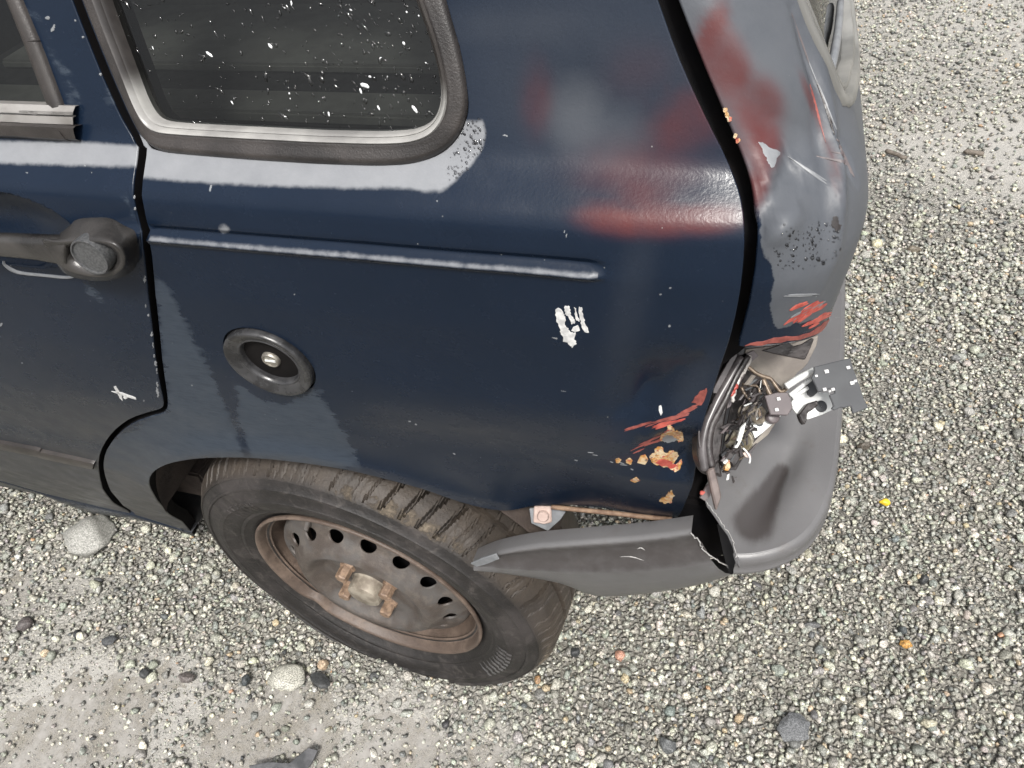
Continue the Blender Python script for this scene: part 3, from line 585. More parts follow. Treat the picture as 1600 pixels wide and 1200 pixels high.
for i, (x, y, a) in enumerate([(240, 470, 3), (243, 515, 2.5), (246, 545, 3), (250, 560, 2), (251, 600, 4), (253, 618, 5), (215, 320, 2), (216, 345, 3), (231, 440, 4), (236, 482, 2.5), (116, 60, 2), (133, 60, 3), (125, 35, 2)]):
    flake('edge_chip', BODY, blob(x - 5, y, 1.6, a, 0.05, 80 + i, 9, 0.4), M_greyprim, quarter, spacing=0.003) if False else None

# ---- fuel filler cap
M_capring = simple('scuffed_cap_ring', (0.016, 0.016, 0.017), (0.045, 0.045, 0.047), 0.22, 45, bump=0.0002, r2=0.36)
ring = lathe('fuel_cap', [(RF * k, h) for k, h in [(1.01, -0.012), (1.0, -0.0005), (0.985, -0.003), (0.975, -0.007), (0.95, -0.007), (0.945, 0.002), (0.93, 0.0048), (0.90, 0.0056), (0.84, 0.0050), (0.74, 0.0024), (0.68, 0.0012), (0.655, 0.0018), (0.63, 0.0010), (0.61, -0.002), (0.60, -0.006)]], MF, M_capring, car, 128); sharp(ring, 50)
lathe('cap_face', [(RF * 0.605, -0.0052), (RF * 0.40, -0.0046), (RF * 0.21, -0.0046), (RF * 0.0005, -0.0046)], MF, simple('matt_black_cap', (0.004, 0.0035, 0.0035), (0.007, 0.006, 0.006), 0.7, 40, spec=0.15), ring, 72)
lk = lathe('lock_cylinder', [(RF * 0.20, -0.0048), (RF * 0.195, -0.0020), (RF * 0.175, -0.0010), (RF * 0.155, -0.0010), (RF * 0.15, -0.0022), (RF * 0.0005, -0.0022)], MF, simple('worn_lock_metal', (0.22, 0.20, 0.175), (0.40, 0.38, 0.33), 0.36, 200, metal=0.6), ring, 40); sharp(lk, 40)
def box_in(name, M, x0, x1, y0, y1, z0, z1, mat, parent, bev=0.0004):
    bm = bmesh.new(); bmesh.ops.create_cube(bm, size=1)
    for v in bm.verts: v.co = Vector(tuple((M @ np.array([x0 + (v.co.x + .5) * (x1 - x0), y0 + (v.co.y + .5) * (y1 - y0), z0 + (v.co.z + .5) * (z1 - z0), 1]))[:3]))
    if bev: bmesh.ops.bevel(bm, geom=list(bm.edges), offset=bev, segments=2, affect='EDGES')
    return bm_obj(name, bm, mat, parent)
box_in('key_slot_cover', MF, -RF * 0.115, RF * 0.115, -RF * 0.014, RF * 0.014, -0.0026, -0.0012, M_white, ring, 0.0002)

# ---- rear door
hc = BODY.at(10, 362); hr = BODY.at(119, 352); ht = BODY.at(10, 299)
HR = (hr[0] - hc[0], (ht[1] - hc[1]) * 1.0)
def SD(u, v):
    p = SF(u, v); e = np.sqrt((np.maximum((np.asarray(u) - hc[0]), -0.0) / HR[0]) ** 2 + (np.maximum(-(np.asarray(u) - hc[0]) - 0.07, 0) / HR[0]) ** 2 + ((np.asarray(v) - hc[1]) / HR[1]) ** 2)
    p[..., 1] += 0.016 * sstep(1.0, 0.80, e) + 0.008 * sstep(0.85, 0.0, e); return p
DOOR = Surf(SD, (-0.75, 0.2), (0.1, 1.2), 150)
dgI = bp([(12, 0), (40, 70), (66, 140), (82, 178), (89, 194), (40, 191), (0, 188)])
XF = -1.15
door_outline = [extrap(gapD[3], gapD[0], 1.37)] + list(map(tuple, spline(gapD, 3))) + [(XF, gapD[-1][1] + 0.004), (XF, 1.37)]
# window opening in the door
wo_ = bp([(36, 0), (62, 62), (88, 130), (106, 180), (113, 216)]); wtop = extrap(wo_[1], wo_[0], 1.30)
zb = BODY.at(30, 213)[1]
hole = [wtop] + wo_ + [(-0.25, zb), (XF + 0.06, zb), (XF + 0.06, 1.30)]
ex = []
gx, gz = np.meshgrid(np.arange(hc[0] - 0.20, hc[0] + HR[0] * 1.25, 0.0035), np.arange(hc[1] - HR[1] * 1.25, hc[1] + HR[1] * 1.25, 0.0035), indexing='ij'); ex += list(zip(gx.ravel(), gz.ravel()))
gx, gz = np.meshgrid(np.arange(-0.6, 0.02, 0.008), np.arange(0.922, 0.976, 0.004), indexing='ij'); ex += list(zip(gx.ravel(), gz.ravel()))
peelD = poly_field([[(-60, 212), (0, 213), (110, 213), (240, 222), (240, 270), (110, 267), (0, 263), (-60, 260)]])
def peelD2(uv):
    z0 = BODY.at(60, 263)[1]; return np.where(uv[:, 0] < -0.2, np.minimum(uv[:, 1] - z0, 0.965 - uv[:, 1]), peelD(uv)) - 0.002
chalkD = poly_field([[(42, 10), (60, 25), (80, 62), (100, 105), (120, 140), (133, 165), (128, 173), (108, 155), (88, 105), (65, 60)], [(155, 130), (165, 135), (178, 172), (168, 165)], [(196, 310), (206, 330), (216, 372), (208, 350)], [(128, 436), (146, 440), (160, 470), (150, 478), (140, 460)]])
def dustD(uv): return 0.75 * sstep(0.70, 0.50, uv[:, 1] + 0.02 * np.sin(uv[:, 0] * 9)) * (1 - 0.85 * np.exp(-((proj(SF(uv[:, 0], uv[:, 1]))[:, 1] - (683 + 0.2 * (proj(SF(uv[:, 0], uv[:, 1]))[:, 0] - 75))) / 14) ** 2))
door = panel('rear_door', DOOR, door_outline, M_paint, car, holes=[hole], spacing=0.010, extra=ex, attrs={'peel_sheen': peelD2, 'chalk': chalkD, 'primer': zero, 'grey': zero, 'dust': dustD, 'gsd': neg}, skirt=((0.0008, 0.0007), (0.0009, 0.0016), (0.0006, 0.022)), edge=M_black)
dgl = panel('door_window', BODY, [wtop] + wo_ + [(-0.25, zb - 0.012), (XF + 0.06, zb - 0.012), (XF + 0.06, 1.30)], M_glass, door, spacing=0.04, lift=-0.012, skirt=None)
# frame trim along the rear edge of the door glass
tI = [extrap(dgI[1], dgI[0], 1.28)] + dgI[:5]; tO = [wtop] + wo_
tO2 = tO[:]; rows = []
tIr = spline(tI, 8); tOr = spline(tO2, 8); m = min(len(tIr), len(tOr)); tIr = tIr[:m]; tOr = tOr[:m]
for t, h in [(-0.05, -0.003), (0.0, 0.002), (0.12, 0.0045), (0.5, 0.005), (0.85, 0.0035), (0.97, 0.001), (1.0, -0.012)]:
    uv = tOr + (tIr - tOr) * t; rows.append(SF(uv[:, 0], uv[:, 1]) + BODY.normal(uv) * h)
fix(loft('window_trim', rows, M_trim, door))
def strip(name, surf, top_px, bot_px, prof, mat, parent, ext=None):
    a = surf.path(top_px); b = surf.path(bot_px)
    if ext is not None: a = [(ext, a[0][1])] + a; b = [(ext, b[0][1])] + b
    a = spline(a, 6); b = spline(b, 6); rows = []
    for t, h in prof: uv = a + (b - a) * t; rows.append(surf.f(uv[:, 0], uv[:, 1]) + surf.normal(uv) * h)
    rows = np.array(rows); c0 = rows[:, 0].mean(0); c1 = rows[:, -1].mean(0)
    rows = np.concatenate([np.repeat(c0[None, None], len(rows), 0), rows, np.repeat(c1[None, None], len(rows), 0)], 1)
    return sharp(fix(loft(name, rows, mat, parent)), 35)
strip('belt_weatherstrip', BODY, [(0, 160), (40, 162), (69, 164)], [(0, 190), (40, 192), (66, 193)], [(0, -0.012), (0.02, 0.004), (0.3, 0.006), (0.46, 0.006), (0.48, 0.003), (0.55, 0.003), (0.57, 0.006), (0.95, 0.005), (1, -0.008)], simple('pale_weatherstrip', (0.17, 0.16, 0.15), (0.27, 0.26, 0.25), 0.35, 20), door, XF + 0.06)
strip('belt_moulding', BODY, [(0, 189), (50, 193), (98, 197), (108, 204)], [(0, 216), (50, 219), (104, 222), (112, 222)], [(0, -0.01), (0.02, 0.007), (0.15, 0.0095), (0.5, 0.0085), (0.9, 0.006), (1, -0.004)], M_trim, door, XF + 0.02)
# rubbing strip along the bottom of the door
strip('rub_strip', BODY, [(0, 687), (70, 702), (142, 718), (148, 721)], [(0, 700), (70, 715), (140, 730), (146, 729)], [(0, -0.002), (0.03, 0.005), (0.25, 0.007), (0.7, 0.006), (0.97, 0.003), (1, -0.002)], M_trim, door, XF)
# door handle: bar, rounded end shroud, key button
def lift_outline(px, heights, surf, mat, name, parent, bot=-0.008):
    """a moulded shape: closed pixel outline on the door, raised in steps (inset factor, height)"""
    uv = np.array(surf.path(px)); uv = smooth_loop(resample(uv, 0.002), 3); c = uv.mean(0); tn = np.roll(uv, -1, 0) - np.roll(uv, 1, 0); nn = np.stack([tn[:, 1], -tn[:, 0]], 1); nn /= np.linalg.norm(nn, axis=1)[:, None] + 1e-12
    if area2(uv) < 0: nn = -nn
    return uv, nn
FY = -0.022
Bp = [(92, 374), (108, 354), (120, 343), (146, 340), (172, 341), (194, 350), (210, 367), (218, 390), (214, 413), (196, 430), (160, 436), (110, 424)]
Fp = [(66, 376), (88, 376), (112, 375), (138, 374), (160, 375), (179, 380), (191, 391), (196, 406), (190, 421), (172, 432), (140, 432), (98, 419)]
Cp = [(98, 393), (110, 385), (124, 382), (142, 381), (158, 383), (171, 388), (179, 396), (182, 406), (178, 416), (165, 423), (142, 424), (112, 412)]
Bu = np.array(BODY.path(Bp)); B3 = SF(Bu[:, 0], Bu[:, 1]); F3 = np.array([ony(x, y, FY) for x, y in Fp]); C3 = np.array([ony(x, y, FY + 0.001) for x, y in Cp])
B3, F3, C3 = spline(B3, 6, True), spline(F3, 6, True), spline(C3, 6, True); cc = C3.mean(0)
out_ = np.array([0, -1.0, 0]); rows = [B3 + np.array([0, 0.006, 0]), B3, B3 * 0.85 + F3 * 0.15 + out_ * 0.003, B3 * 0.55 + F3 * 0.45 + out_ * 0.004, B3 * 0.22 + F3 * 0.78 + out_ * 0.002, F3, F3 * 0.85 + C3 * 0.15 + out_ * 0.0012, F3 * 0.4 + C3 * 0.6 + out_ * 0.0006, C3 + np.array([0, 0.0008, 0]), C3 + (cc - C3) * 0.05 + np.array([0, 0.006, 0]), C3 + (cc - C3) * 0.12 + np.array([0, 0.015, 0]), C3 + (cc - C3) * 0.98 + np.array([0, 0.016, 0])]
hnd = fix(loft('door_handle', rows, M_handle, door, closed_v=True))
st_ = [((-420, 366), (-420, 372)), ((-380, 368), (-380, 390)), ((-60, 373), (-60, 400)), ((0, 374), (0, 404)), ((50, 376), (50, 409)), ((78, 377), (78, 414)), ((100, 380), (104, 418))]
rows = []
for (a, b) in st_:
    T_ = ony(*a, FY); Bm = ony(*b, FY); h_ = T_[2] - Bm[2]; rr = []
    for (ty, tz) in ((0.004, 0.0), (0.001, -0.06), (-0.0006, -0.2), (-0.0008, -0.5), (-0.0006, -0.8), (0.001, -0.94), (0.005, -1.0), (0.010, -0.95), (0.012, -0.6), (0.012, -0.3), (0.010, -0.03)): rr.append(T_ * (1 + 0) + (Bm - T_) * (-tz) + np.array([0, ty, 0]))
    rows.append(rr)
rows = [list(r) for r in zip(*[spline(c, 5) for c in zip(*[np.array(r) for r in rows])])]
rows = [[np.mean(rows[0], 0)] * 11] + rows + [[np.mean(rows[-1], 0)] * 11]
fix(loft('handle_bar', rows, M_handle, door, closed_v=True))
kp0 = ony(139, 403, FY - 0.005); kr = np.linalg.norm(ony(168, 412, FY - 0.005) - ony(108, 394, FY - 0.005)) * 0.5 * 0.97
MK = frame(kp0, np.array([0.03, -1.0, 0.08]))
kb = lathe('key_button', [(kr * 1.02, -0.020), (kr * 1.0, -0.002), (kr * 0.965, 0.0), (kr * 0.90, 0.0), (kr * 0.87, -0.0014), (kr * 0.0005, -0.0014)], MK, simple('speckled_button', (0.04, 0.042, 0.044), (0.085, 0.086, 0.088), 0.28, 500), door, 56); sharp(kb, 40)
strip('recess_glint', DOOR, [(8, 408), (18, 418), (34, 424), (70, 428), (105, 431), (122, 428)], [(5, 410), (15, 422), (32, 428), (70, 432), (106, 435), (126, 431)], [(0, 0.0), (0.3, 0.0016), (0.7, 0.0016), (1, 0.0)], M_greyprim, door)  # pale strip stands in for the reflection on the recess edge
for p in ([(178, 604), (181, 603), (190, 618), (192, 626), (188, 622)], [(174, 611), (190, 613), (212, 621), (213, 624), (190, 617)], blob(196, 621, 3, 2, 0, 3)): flake('white_scratch', BODY, p, M_whitep, door, spacing=0.003)
for i, (x, y, a, b) in enumerate([(75, 28, 5, 4), (83, 45, 3, 9), (42, 270, 2.5, 1.2), (35, 567, 2, 0.8), (133, 259, 1.5, 1), (50, 615, 1, 1), (225, 626, 1.5, 2), (2, 507, 2, 5)]): flake('stone_chip', BODY, blob(x, y, a * 0.6, b * 0.6, 0.3, 60 + i, 9, 0.5), M_greyprim, door, spacing=0.003)
for i, (x, y, h) in enumerate([(213, 308, 3), (214, 326, 3), (229, 437, 6), (231, 478, 3), (235, 492, 3), (240, 522, 4), (242, 540, 5), (244, 556, 3), (246, 568, 5), (248, 580, 6), (249, 600, 4), (249, 612, 9), (121, 32, 2), (133, 58, 3), (160, 116, 2)]):
    flake('edge_chip', BODY, blob(x - 3, y, 0.7 + 0.5 * (i % 3), h * 0.7, -0.1, 90 + i, 9, 0.6), M_greyprim, door, spacing=0.003)

# ---- sill below the door
sa = bp([(0, 757), (70, 771), (140, 787), (205, 802)]); sb = bp([(0, 772), (70, 787), (140, 803), (205, 822), (262, 838), (300, 842)])
rows = []
st = np.array([(XF, sa[0][1])] + sa + bp([(250, 816), (298, 832)])); sbm = np.array([(XF, sb[0][1])] + sb)
st = spline(resample(st, 0.03, False), 2); sbm = spline(resample(sbm, 0.03, False), 2); n_ = min(len(st), len(sbm)); 
def rs_n(c, n): d = np.r_[0, np.cumsum(np.linalg.norm(np.diff(c, axis=0), axis=1))]; t = np.linspace(0, d[-1], n); return np.stack([np.interp(t, d, c[:, 0]), np.interp(t, d, c[:, 1])], 1)
st = rs_n(st, 120); sbm = rs_n(sbm, 120)
for t, h in [(-0.2, -0.012), (0.0, -0.006), (0.08, 0.0), (0.5, 0.002), (0.9, 0.0), (1.05, -0.006), (1.2, -0.03), (1.25, -0.12)]:
    uv = st + (sbm - st) * t; rows.append(SF(uv[:, 0], uv[:, 1]) + np.array([0, -h, 0]))
rows = np.array(rows); n0 = len(rows); uvs_ = np.concatenate([st + (sbm - st) * t for t in (-.2, 0, .08, .5, .9, 1.05, 1.2, 1.25)])
fix(loft('sill', rows, M_paint, car, attrs={'peel_sheen': np.full(len(uvs_), -0.05), 'chalk': np.full(len(uvs_), -0.05), 'primer': np.zeros(len(uvs_)), 'grey': np.zeros(len(uvs_)), 'gsd': np.full(len(uvs_), -0.05), 'dust': np.repeat([0.2, 0.25, 0.15, 0.15, 0.5, 0.7, 0.8, 0.9], 120)}))

# ---- inner body behind the gaps, wheel well, floor (dark, mostly hidden)
inner = [(XF, 0.28), (-0.40, 0.28), (-0.36, 0.52), (-0.22, 0.66), (0.28, 0.66), (0.40, 0.62), (0.442, 0.62), (0.452, 0.80), (0.485, 0.84), (0.49, 0.95), (0.36, 1.25), (0.30, 1.37), (XF, 1.37)]
hq = [tuple(p) for p in np.array(sI) * 1.0]
panel('inner_body', BODY, inner, M_black, car, holes=[hq, [(p[0] - 0.004, p[1]) for p in hole]], spacing=0.03, lift=-0.024, skirt=None)
th = np.linspace(R(28), R(170), 48); rows = []
for y, r in [(0.045, 0.318), (0.06, 0.325), (0.20, 0.325), (0.32, 0.315), (0.325, 0.05)]: rows.append([(r * math.cos(t) + 0.005, y, 0.29 + r * math.sin(t)) for t in th])
fix(loft('wheel_well', rows, M_under, car))
def wbox(name, a, b, mat, parent, bev=0.004):
    return box_in(name, np.eye(4), a[0], b[0], a[1], b[1], a[2], b[2], mat, parent, bev)
wbox('floor_pan', (XF, 0.16, 0.20), (-0.36, 1.40, 0.27), M_under, car)
wbox('boot_floor', (-0.34, 0.34, 0.56), (0.47, 1.22, 0.62), M_under, car)
wbox('rear_crossmember', (0.385, 0.13, 0.44), (0.50, 1.40, 0.56), M_black, car)
wbox('crack_backing', (0.40, 0.062, 0.455), (0.487, 0.14, 0.566), M_black, car, 0.006)  # black block added behind the crack, as shade inside the bumper
wbox('axle_beam', (-0.05, 0.30, 0.21), (0.05, 1.26, 0.28), M_under, car, 0.01)
wbox('front_bulkhead', (XF - 0.02, 0.10, 0.2), (XF, 1.45, 1.36), M_black, car)
# cabin
M_cloth = simple('dark_seat_cloth', (0.02, 0.02, 0.022), (0.04, 0.04, 0.042), 0.9, 60)
M_ptrim = simple('grey_cabin_trim', (0.10, 0.10, 0.098), (0.15, 0.148, 0.142), 0.7, 30)
wbox('parcel_shelf', (-0.50, 0.12, 0.86), (0.44, 1.43, 0.885), M_cloth, car, 0.008)
wbox('rear_seat_back', (-0.66, 0.14, 0.45), (-0.51, 1.41, 1.02), M_cloth, car, 0.03)
wbox('boot_side_trim', (-0.2, 1.30, 0.62), (0.44, 1.34, 0.99), M_ptrim, car, 0.01)
M_band = simple('pale_band_board', (0.18, 0.175, 0.165), (0.25, 0.245, 0.23), 0.7, 25)
for (x0, x1, y0, y1, z0, z1) in ((-0.45, 0.40, 0.215, 0.262, 0.885, 0.898), (-0.45, 0.42, 0.325, 0.50, 0.885, 0.896), (-0.45, 0.42, 0.515, 0.575, 0.885, 0.90), (-0.45, 0.40, 0.80, 0.95, 0.885, 0.92)):
    wbox('band_board', (x0, y0, z0), (x1, y1, z1), M_band, car, 0.003)  # boards added to give the window its pale bands
wbox('yellow_box', (0.00, 0.60, 0.886), (0.20, 0.72, 0.935), simple('flat_yellow', (0.62, 0.44, 0.09), (0.70, 0.52, 0.13), 0.7, 20), car, 0.006)  # box added for the yellow patch in the window
# roof and far side close the shell
rows = []
for y in np.linspace(0, 1, 9):
    zz = 1.37 + 0.05 * math.sin(math.pi * min(y * 1.0, 1)); yy = S0(np.array([-0.3]), np.array([1.37]))[0] + y * (1.55 - 2 * S0(np.array([-0.3]), np.array([1.37]))[0]); rows.append([(x, yy, zz - 0.03 * max(0, (x + 0.1))) for x in np.linspace(XF, 0.27, 12)])
loft('roof', rows, M_paint2, car, flip=True)
def SFm(u, v): p = SF(u, v); p[..., 1] = 1.55 - p[..., 1]; return p
FAR = Surf(SFm, (-1.1, 0.5), (0.2, 1.36), 20)
panel('far_side_panel', FAR, [(XF, 0.24), (0.44, 0.30), (0.46, 0.9), (0.27, 1.37), (XF, 1.37)], M_paint2, car, holes=[[(-1.0, 0.98), (0.22, 0.98), (0.12, 1.29), (-1.0, 1.29)]], spacing=0.05, flip=True, skirt=None)

# ---- tailgate with the crushed corner
hL = bp([(1062, 0), (1086, 62), (1112, 124), (1142, 192), (1170, 258), (1184, 300), (1190, 350), (1186, 420), (1176, 480), (1161, 538)])
hz = np.array([p[1] for p in hL])[::-1]; hx = np.array([p[0] for p in hL])[::-1]
XRZ, XRX = smooth_table([(0.45, 0.520), (0.55, 0.528), (0.70, 0.525), (0.82, 0.531), (0.875, 0.535), (0.905, 0.536), (0.93, 0.529), (0.96, 0.514), (1.00, 0.496), (1.36, 0.30), (1.42, 0.25)], 0.006)
def xg(z): return np.where(z > hz[-1], hx[-1] - 0.47 * (z - hz[-1]), np.interp(z, hz, hx))
HC = 0.15
tdents = []
def HF(u, v):
    u = np.asarray(u, float); v = np.asarray(v, float); a = xg(v); ya = S0(np.full_like(v, 0.46), v) + 0.004; xr = np.interp(v, XRZ, XRX); ry = 0.105
    t = np.clip(u / HC, 0, 1) * math.pi / 2; ext = np.maximum(0, u - HC); neg_ = np.minimum(u, 0)
    x = a + (xr - a) * np.sin(t) + neg_; y = ya + ry * (1 - np.cos(t)) + ext
    P = np.stack([x - 0.03 * np.clip(ext - 0.1, 0, 1) ** 2, y, v], -1)
    n = np.stack([np.sin(t), -np.cos(t), np.full_like(t, 0.25)], -1); d = np.zeros_like(u)
    for (du, dv, ru, rv, ang, dep, pw) in tdents:
        c, s_ = math.cos(ang), math.sin(ang); p_ = ((u - du) * c + (v - dv) * s_) / ru; q_ = (-(u - du) * s_ + (v - dv) * c) / rv
        d = d + dep * np.exp(-np.abs(p_) ** pw - np.abs(q_) ** pw)
    for (a0, b0, a1, b1, wd, dep) in tfolds:
        ex_, ey_ = a1 - a0, b1 - b0; L2 = ex_ * ex_ + ey_ * ey_; tt = np.clip(((u - a0) * ex_ + (v - b0) * ey_) / L2, 0, 1); ds = np.hypot(u - a0 - tt * ex_, v - b0 - tt * ey_)
        d = d + dep * np.maximum(0, 1 - ds / wd) ** 1.3 * np.sin(math.pi * np.clip(tt, 0.04, 0.96)) ** 0.5
    return P + n * d[..., None]
tfolds = []
HG0 = Surf(HF, (-0.005, 0.55), (0.60, 1.25), 140)
for (px, py, ru, rv, an, dep, pw) in [(1262, 258, 0.022, 0.028, 0.5, -0.010, 2), (1222, 300, 0.030, 0.020, 0.8, 0.007, 2), (1205, 330, 0.03, 0.008, 0.5, -0.008, 2), (1300, 235, 0.008, 0.06, -0.3, 0.005, 2), (1240, 440, 0.03, 0.03, 0, 0.004, 2), (1215, 215, 0.02, 0.03, 0.3, -0.006, 2), (1190, 120, 0.02, 0.05, 0.4, 0.004, 2), (1285, 180, 0.010, 0.05, -0.4, -0.004, 2)]:
    c = HG0.at(px, py); tdents.append((c[0], c[1], ru, rv, an, dep, pw))
for (p0, p1, wd, dep) in [((1222, 238), (1305, 292), 0.020, 0.007), ((1188, 352), (1252, 306), 0.014, 0.006), ((1205, 300), (1250, 262), 0.016, -0.006), ((1240, 20), (1300, 205), 0.007, -0.0045), ((1300, 205), (1338, 285), 0.007, -0.004), ((1262, 120), (1316, 275), 0.010, 0.004), ((1185, 300), (1215, 245), 0.012, 0.004)]:
    a_, b_ = HG0.at(*p0), HG0.at(*p1); tfolds.append((a_[0], a_[1], b_[0], b_[1], wd, dep))
HATCH = Surf(HF, (-0.005, 0.55), (0.60, 1.25), 180)
hp_ = HATCH.path
bot = hp_([(1161, 541), (1200, 537), (1240, 533), (1278, 522), (1296, 505), (1306, 488)])
hw = hp_([(1247, 0), (1264, 42), (1286, 92), (1305, 138), (1318, 170), (1330, 158), (1339, 125), (1344, 80), (1347, 40)])
zt = [(p[0], p[1]) for p in hw]
bz = hw[-1][1]
win = [extrap(hw[2], hw[0], 1.31)] + hw[:5] + hw[5:] + [(max(0.62, hw[-1][0] + 0.1), bz), (1.28, bz), (1.22, 1.31)]
hout = [(-0.001, 1.355)] + [(-0.001, z) for z in np.linspace(1.34, bot[0][1], 40)] + bot + [(bot[-1][0] + 0.03, bot[-1][1] - 0.04), (0.32, 0.64), (1.42, 0.64), (1.42, 1.355)]
def hgf(gs):
    def f(uv):
        q = proj(HF(uv[:, 0], uv[:, 1])); r = np.zeros(len(uv))
        for (cx, cy, rx, ry, an, am) in gs:
            d = q - (cx, cy); c, s_ = math.cos(R(an)), math.sin(R(an)); a = (d[:, 0] * c + d[:, 1] * s_) / rx; b = (-d[:, 0] * s_ + d[:, 1] * c) / ry
            r = np.maximum(r, am * np.exp(-(np.sqrt(a * a + b * b)) ** 4))
        return np.where((uv[:, 1] > 1.15) | (uv[:, 0] > 0.5), 0, r)
    return f
def hpf(polys):
    P = [np.array(hp_(p)) for p in polys]
    return lambda uv: np.clip(np.max([sdpoly(uv, q) for q in P], axis=0), -0.05, 0.05)
h_primer = hgf([(1112, 55, 24, 60, 20, 0.9), (1135, 105, 42, 85, -20, 1.0), (1182, 170, 48, 60, -10, 0.9), (1195, 225, 30, 55, 10, 0.95), (1185, 285, 20, 45, 10, 0.9), (1270, 165, 7, 60, -20, 0.7), (1300, 255, 8, 60, -14, 0.75), (1160, 235, 20, 40, 0, 0.6)])
h_navy = hpf([[(1180, 395), (1200, 400), (1208, 440), (1200, 480), (1204, 512), (1225, 525), (1160, 545), (1165, 500), (1180, 440)], [(1205, 530), (1240, 505), (1275, 500), (1300, 480), (1306, 488), (1280, 522), (1240, 536)]])
h_pl = hpf([[(1040, -60), (1390, -60), (1385, 200), (1330, 470), (1306, 486), (1270, 505), (1235, 510), (1210, 515), (1200, 480), (1205, 430), (1190, 395), (1186, 330), (1176, 292), (1140, 210), (1100, 120), (1060, 10)]])
def h_gsd(uv): return np.where((uv[:, 1] > 1.12) | (uv[:, 0] > 0.3), 0.05, np.minimum(h_pl(uv), -h_navy(uv)))
gate = panel('tailgate', HATCH, hout, M_paint, car, holes=[win], spacing=0.0075, extra=[(a, b) for a in np.arange(0.003, 0.19, 0.0042) for b in np.arange(0.79, 1.05, 0.0042)], attrs={'peel_sheen': neg, 'chalk': neg, 'primer': h_primer, 'grey': zero, 'gsd': h_gsd, 'dust': zero}, skirt=((0.0015, 0.001), (0.002, 0.004), (0.0015, 0.014)), edge=M_black)
gwin = panel('tailgate_window', HATCH, [(p[0] * 1.0, p[1]) for p in win], M_glass, gate, spacing=0.05, lift=-0.008, skirt=None)
wi = []; wa = np.array(win); wsm = resample(wa, 0.01); 
def offset_loop(c, d):
    c = np.array(c); t = np.roll(c, -1, 0) - np.roll(c, 1, 0); n = np.stack([-t[:, 1], t[:, 0]], 1); n /= np.linalg.norm(n, axis=1)[:, None] + 1e-9
    if area2(c) < 0: n = -n
    return c + n * d
wsm = smooth_loop(wsm, 1); rows = []
for d, h in [(-0.002, -0.004), (-0.001, 0.002), (0.002, 0.003), (0.005, 0.002), (0.006, -0.001), (0.0075, -0.001), (0.0085, 0.0008), (0.011, 0.0004), (0.0125, -0.009)]:
    uv = offset_loop(wsm, d); rows.append(HF(uv[:, 0], uv[:, 1]) + HATCH.normal(uv) * h)
fix(loft('window_seal', rows, simple('pale_window_seal', (0.13, 0.128, 0.12), (0.24, 0.235, 0.22), 0.3, 12), gwin, closed_v=True))
P3_ = []
for q in [(1303, 120), (1309, 100), (1315, 70), (1319, 35), (1321, 0)]: c = HATCH.at(*q); P3_.append(HF(np.array([c[0]]), np.array([c[1]]))[0] - 0.004 * HATCH.normal(np.array([c]))[0])
tube('window_sheen_bead', spline(P3_, 5), 0.003, M_greyprim, gwin, 8)  # pale tube added as the reflection along the glass edge
uvs = []; zone = np.array(hp_([(1205, 395), (1225, 350), (1262, 345), (1310, 350), (1318, 380), (1300, 410), (1215, 420)]))
while len(uvs) < 120:
    c = HATCH.at(rng.uniform(1200, 1320), rng.uniform(345, 425))
    if inpoly(np.array([c]), zone)[0]: uvs.append(tuple(c))
drops('rain_drops', HATCH, uvs, np.clip(rng.lognormal(-7.4, 0.45, len(uvs)), 0.0003, 0.0014), gate, 0.0, mat=M_drop3)
streaks('red_paint_scrape', HATCH, (1220, 516), (1288, 468), 12, 14, M_red, gate, 11, 0.2, 0.6, 0.8, 2.8)
streaks('red_paint_scrape', HATCH, (1232, 486), (1262, 470), 6, 5, M_red, gate, 12, 0.4, 0.8, 0.8, 2.5)
streaks('red_paint_scrape', HATCH, (1250, 514), (1300, 486), 7, 8, M_red, gate, 13, 0.2, 0.6, 0.8, 2.5)
streaks('pale_scrape', HATCH, (1222, 510), (1292, 474), 10, 7, M_greyprim, gate, 14, 0.15, 0.4, 0.4, 1.2)
streaks('pale_scrape', HATCH, (1220, 462), (1282, 460), 2, 2, M_greyprim, gate, 15, 0.6, 0.9, 0.6, 1.0)
flake('bottom_edge_red_line', HATCH, [(1164, 540), (1200, 536), (1240, 531), (1276, 521), (1298, 500), (1294, 500), (1272, 516), (1238, 526), (1200, 531)], M_pink, gate, spacing=0.004)
for i, (x, y) in enumerate([(1130, 172), (1133, 180), (1137, 186), (1146, 212), (1150, 220)]): flake('rust_chip', HATCH, blob(x + 3, y, 3, 4, 0.3, 200 + i, 10), M_rustchip, gate, spacing=0.003, lift=0.001)
for p0, p1, m_, nme in (((1236, 20), (1272, 118), M_brownp, 'seam_crack'), ((1270, 112), (1306, 215), M_housing, 'seam_crack'), ((1304, 210), (1336, 280), M_brownp, 'seam_crack'), ((1262, 92), (1308, 205), M_greyprim, 'seam_scrape'), ((1264, 128), (1304, 268), M_pink, 'seam_scrape'), ((1225, 240), (1300, 292), M_greyprim, 'seam_scrape')):
    streaks(nme, HATCH, p0, p1, 1.5, 4, m_, gate, int(p0[0] + p0[1]), 0.3, 0.8, 0.3, 0.8)
flake('torn_dent', HATCH, blob(1306, 350, 7, 9, 0.2, 220, 14, 0.5), M_housing, gate, spacing=0.003)
flake('peeled_grey_patch', HATCH, [(1185, 222), (1196, 226), (1218, 238), (1212, 252), (1206, 262), (1200, 252), (1196, 244)], M_greyprim, gate, spacing=0.004)

